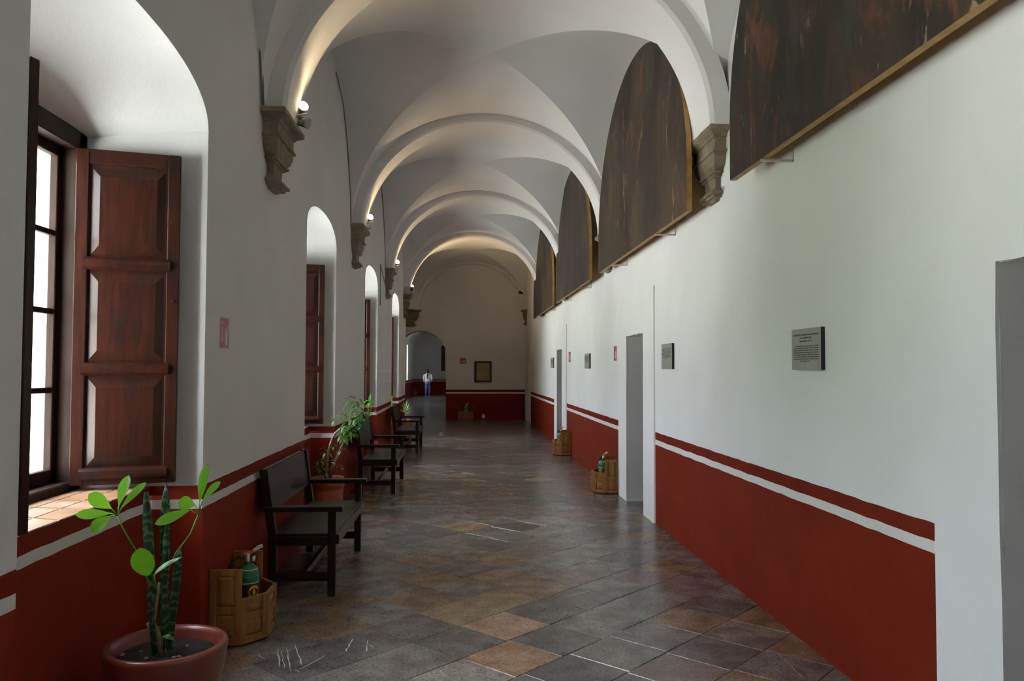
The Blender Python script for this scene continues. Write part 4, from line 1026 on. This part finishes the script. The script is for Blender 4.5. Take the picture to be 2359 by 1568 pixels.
# ------------------------------------------------------------------ person walking away in the far passage
def skin_obj(name, verts, edges, radii, mat, parent, root=0, sub=2):
    me = bpy.data.meshes.new(name); me.from_pydata(verts, edges, []); me.update()
    o = link(name, me, mat, parent); o.modifiers.new('skin', 'SKIN')
    for i, rr in enumerate(radii):
        sv = me.skin_vertices[0].data[i]; sv.radius = (rr, rr) if not isinstance(rr, tuple) else rr; sv.use_root = (i == root)
    s_ = o.modifiers.new('sub', 'SUBSURF'); s_.levels = sub; s_.render_levels = sub
    o.modifiers['skin'].use_smooth_shade = True
    return o
ps = empty('person', (-1.90, 44.0, 0)); ps.scale = (0.93,)*3; tag(ps, 'person in white jacket and blue jeans with long ponytail walking away down the passage', 'person')
B = [(0, 0, .86), (0, 0, 1.02), (0, .01, 1.20), (0, .01, 1.33), (0, .0, 1.40), (0, .01, 1.47), (0, .0, 1.56),
     (.09, 0, .82), (.095, .05, .46), (.09, .0, .08), (-.09, 0, .82), (-.095, -.02, .46), (-.10, -.08, .09),
     (.17, .0, 1.30), (.23, .02, 1.07), (.20, .07, .88), (-.17, .0, 1.30), (-.23, .02, 1.07), (-.20, .07, .88),
     (.09, .12, .03), (-.10, .03, .03)]
E_ = [(0, 1), (1, 2), (2, 3), (3, 4), (4, 5), (5, 6), (0, 7), (7, 8), (8, 9), (0, 10), (10, 11), (11, 12), (3, 13), (13, 14), (14, 15), (3, 16), (16, 17), (17, 18), (9, 19), (12, 20)]
RB = [.085, .085, .09, .085, .046, .078, .060, .066, .048, .034, .066, .048, .034, .048, .038, .030, .048, .038, .030, .03, .03]
skin_obj('body', B, E_, RB, 'skin', ps)
def eloft(name, secs, mat, seg=20):
    m_ = MB(); m_.loft([[(x+rx*math.cos(2*pi*k/seg), y+ry*math.sin(2*pi*k/seg), z) for k in range(seg)] for x, y, z, rx, ry in secs], True)
    return m_.build(name, mat, ps, True)
eloft('jacket', [(0, 0, .93, .155, .125), (0, 0, .945, .166, .132), (0, 0, 1.02, .160, .125), (0, 0, 1.14, .163, .125), (0, .005, 1.25, .178, .122), (0, .005, 1.31, .186, .112), (0, .005, 1.345, .172, .098), (0, .003, 1.375, .125, .082), (0, .0, 1.405, .075, .068), (0, .0, 1.425, .062, .062)], 'jacket_white')
for sg in (-1, 1):
    MB().tube([(sg*.145, .0, 1.315), (sg*.185, .0, 1.285), (sg*.225, .01, 1.18), (sg*.242, .015, 1.08), (sg*.225, .05, .98), (sg*.190, .09, .90)], [.055, .074, .066, .060, .054, .044], 14).build('sleeve', 'jacket_white', ps, True)
eloft('jeans', [(0, 0, .96, .140, .112), (0, -.005, .88, .158, .128), (0, -.01, .81, .163, .132), (0, -.005, .755, .150, .115), (0, 0, .73, .125, .09)], 'jeans_blue')
for x, pts in ((.085, [(.078, 0, .80), (.084, .02, .66), (.092, .05, .47), (.090, .03, .27), (.09, .0, .11)]), (-.085, [(-.078, 0, .80), (-.084, -.005, .66), (-.092, -.02, .47), (-.096, -.055, .27), (-.10, -.085, .12)])):
    MB().tube(pts, [.084, .082, .064, .056, .046], 16).build('trouser_leg', 'jeans_blue', ps, True)
eloft('shirt_tail', [(-.01, -.004, .95, .150, .120), (-.015, -.006, .90, .163, .132), (-.02, -.008, .83, .160, .136), (-.022, -.008, .79, .148, .128)], 'shirt_violet')
eloft('hair', [(0, .0, 1.655, .015, .015), (0, -.003, 1.645, .048, .050), (0, -.008, 1.615, .078, .084), (0, -.014, 1.565, .088, .098), (0, -.022, 1.51, .084, .092), (0, -.04, 1.465, .066, .070), (0, -.055, 1.44, .04, .045)], 'hair_dark')
MB().tube([(0, -.10, 1.53), (-.006, -.135, 1.47), (-.016, -.140, 1.38), (-.026, -.135, 1.25), (-.034, -.130, 1.12), (-.036, -.128, 1.03)], [.030, .038, .034, .031, .024, .008], 12).build('ponytail', 'hair_dark', ps, True)
for x, y in ((.09, .03), (-.10, -.05)):
    skin_obj('shoe', [(x, y-.05, .045), (x, y+.05, .04), (x, y+.13, .03)], [(0, 1), (1, 2)], [.042, .044, .030], 'shoe', ps)
# things on the far wall of the passage
o = empty('hanging_picture', (-1.17, PY1, 2.2)); tag(o, 'tall dark picture on the far wall seen through the arch', 'picture')
MB().box(-.12, .12, -.06, 0, -.78, .78, .01).build('frame', 'frame_black', o); MB().box(-.09, .09, -.064, -.058, -.74, .74).build('canvas', 'door_wood', o)
st2 = stand((PX0+.02, 46.6, 0), pi/2, 'orange-brown wooden stand far down the passage beyond the arch')

# ------------------------------------------------------------------ unseen leafy tree, added to dim and green the daylight at the nearest window
tree = empty('added_tree', (-7.6, 2.6, -4.0)); tag(tree, 'unseen leafy green tree added outside the nearest window to dim and tint its daylight', 'tree')
MB().tube([(0, 0, 0), (.1, .1, 1.8), (0, -.1, 3.6), (.2, .1, 5.2)], [.26, .2, .16, .08], 10).build('trunk', 'branch', tree, True)
for a in range(5):
    t = a*1.26; MB().tube([(0, 0, 3.0+.3*a), (.7*math.cos(t), .8*math.sin(t), 4.2+.3*a), (1.4*math.cos(t), 1.7*math.sin(t), 5.0+.35*a)], [.10, .07, .03], 7).build('branch', 'branch', tree, True)
r = random.Random(4); cr_ = MB()
for k in range(2700):
    while True:
        p = Vector((r.uniform(-1, 1), r.uniform(-1, 1), r.uniform(-1, 1)))
        if p.length < 1: break
    p = Vector((p.x*2.0, p.y*2.7, 5.2+p.z*2.8))
    n_ = Vector((r.gauss(0, 1), r.gauss(0, 1), r.gauss(0, 1))).normalized(); u_ = n_.orthogonal().normalized(); v_ = n_.cross(u_); L_ = r.uniform(.09, .16)
    cr_.add([p-u_*L_, p+v_*L_*.5, p+u_*L_, p-v_*L_*.5], [(0, 1, 2, 3)])
tag(cr_.build('foliage', 'leaf_mid', tree), kind='stuff')
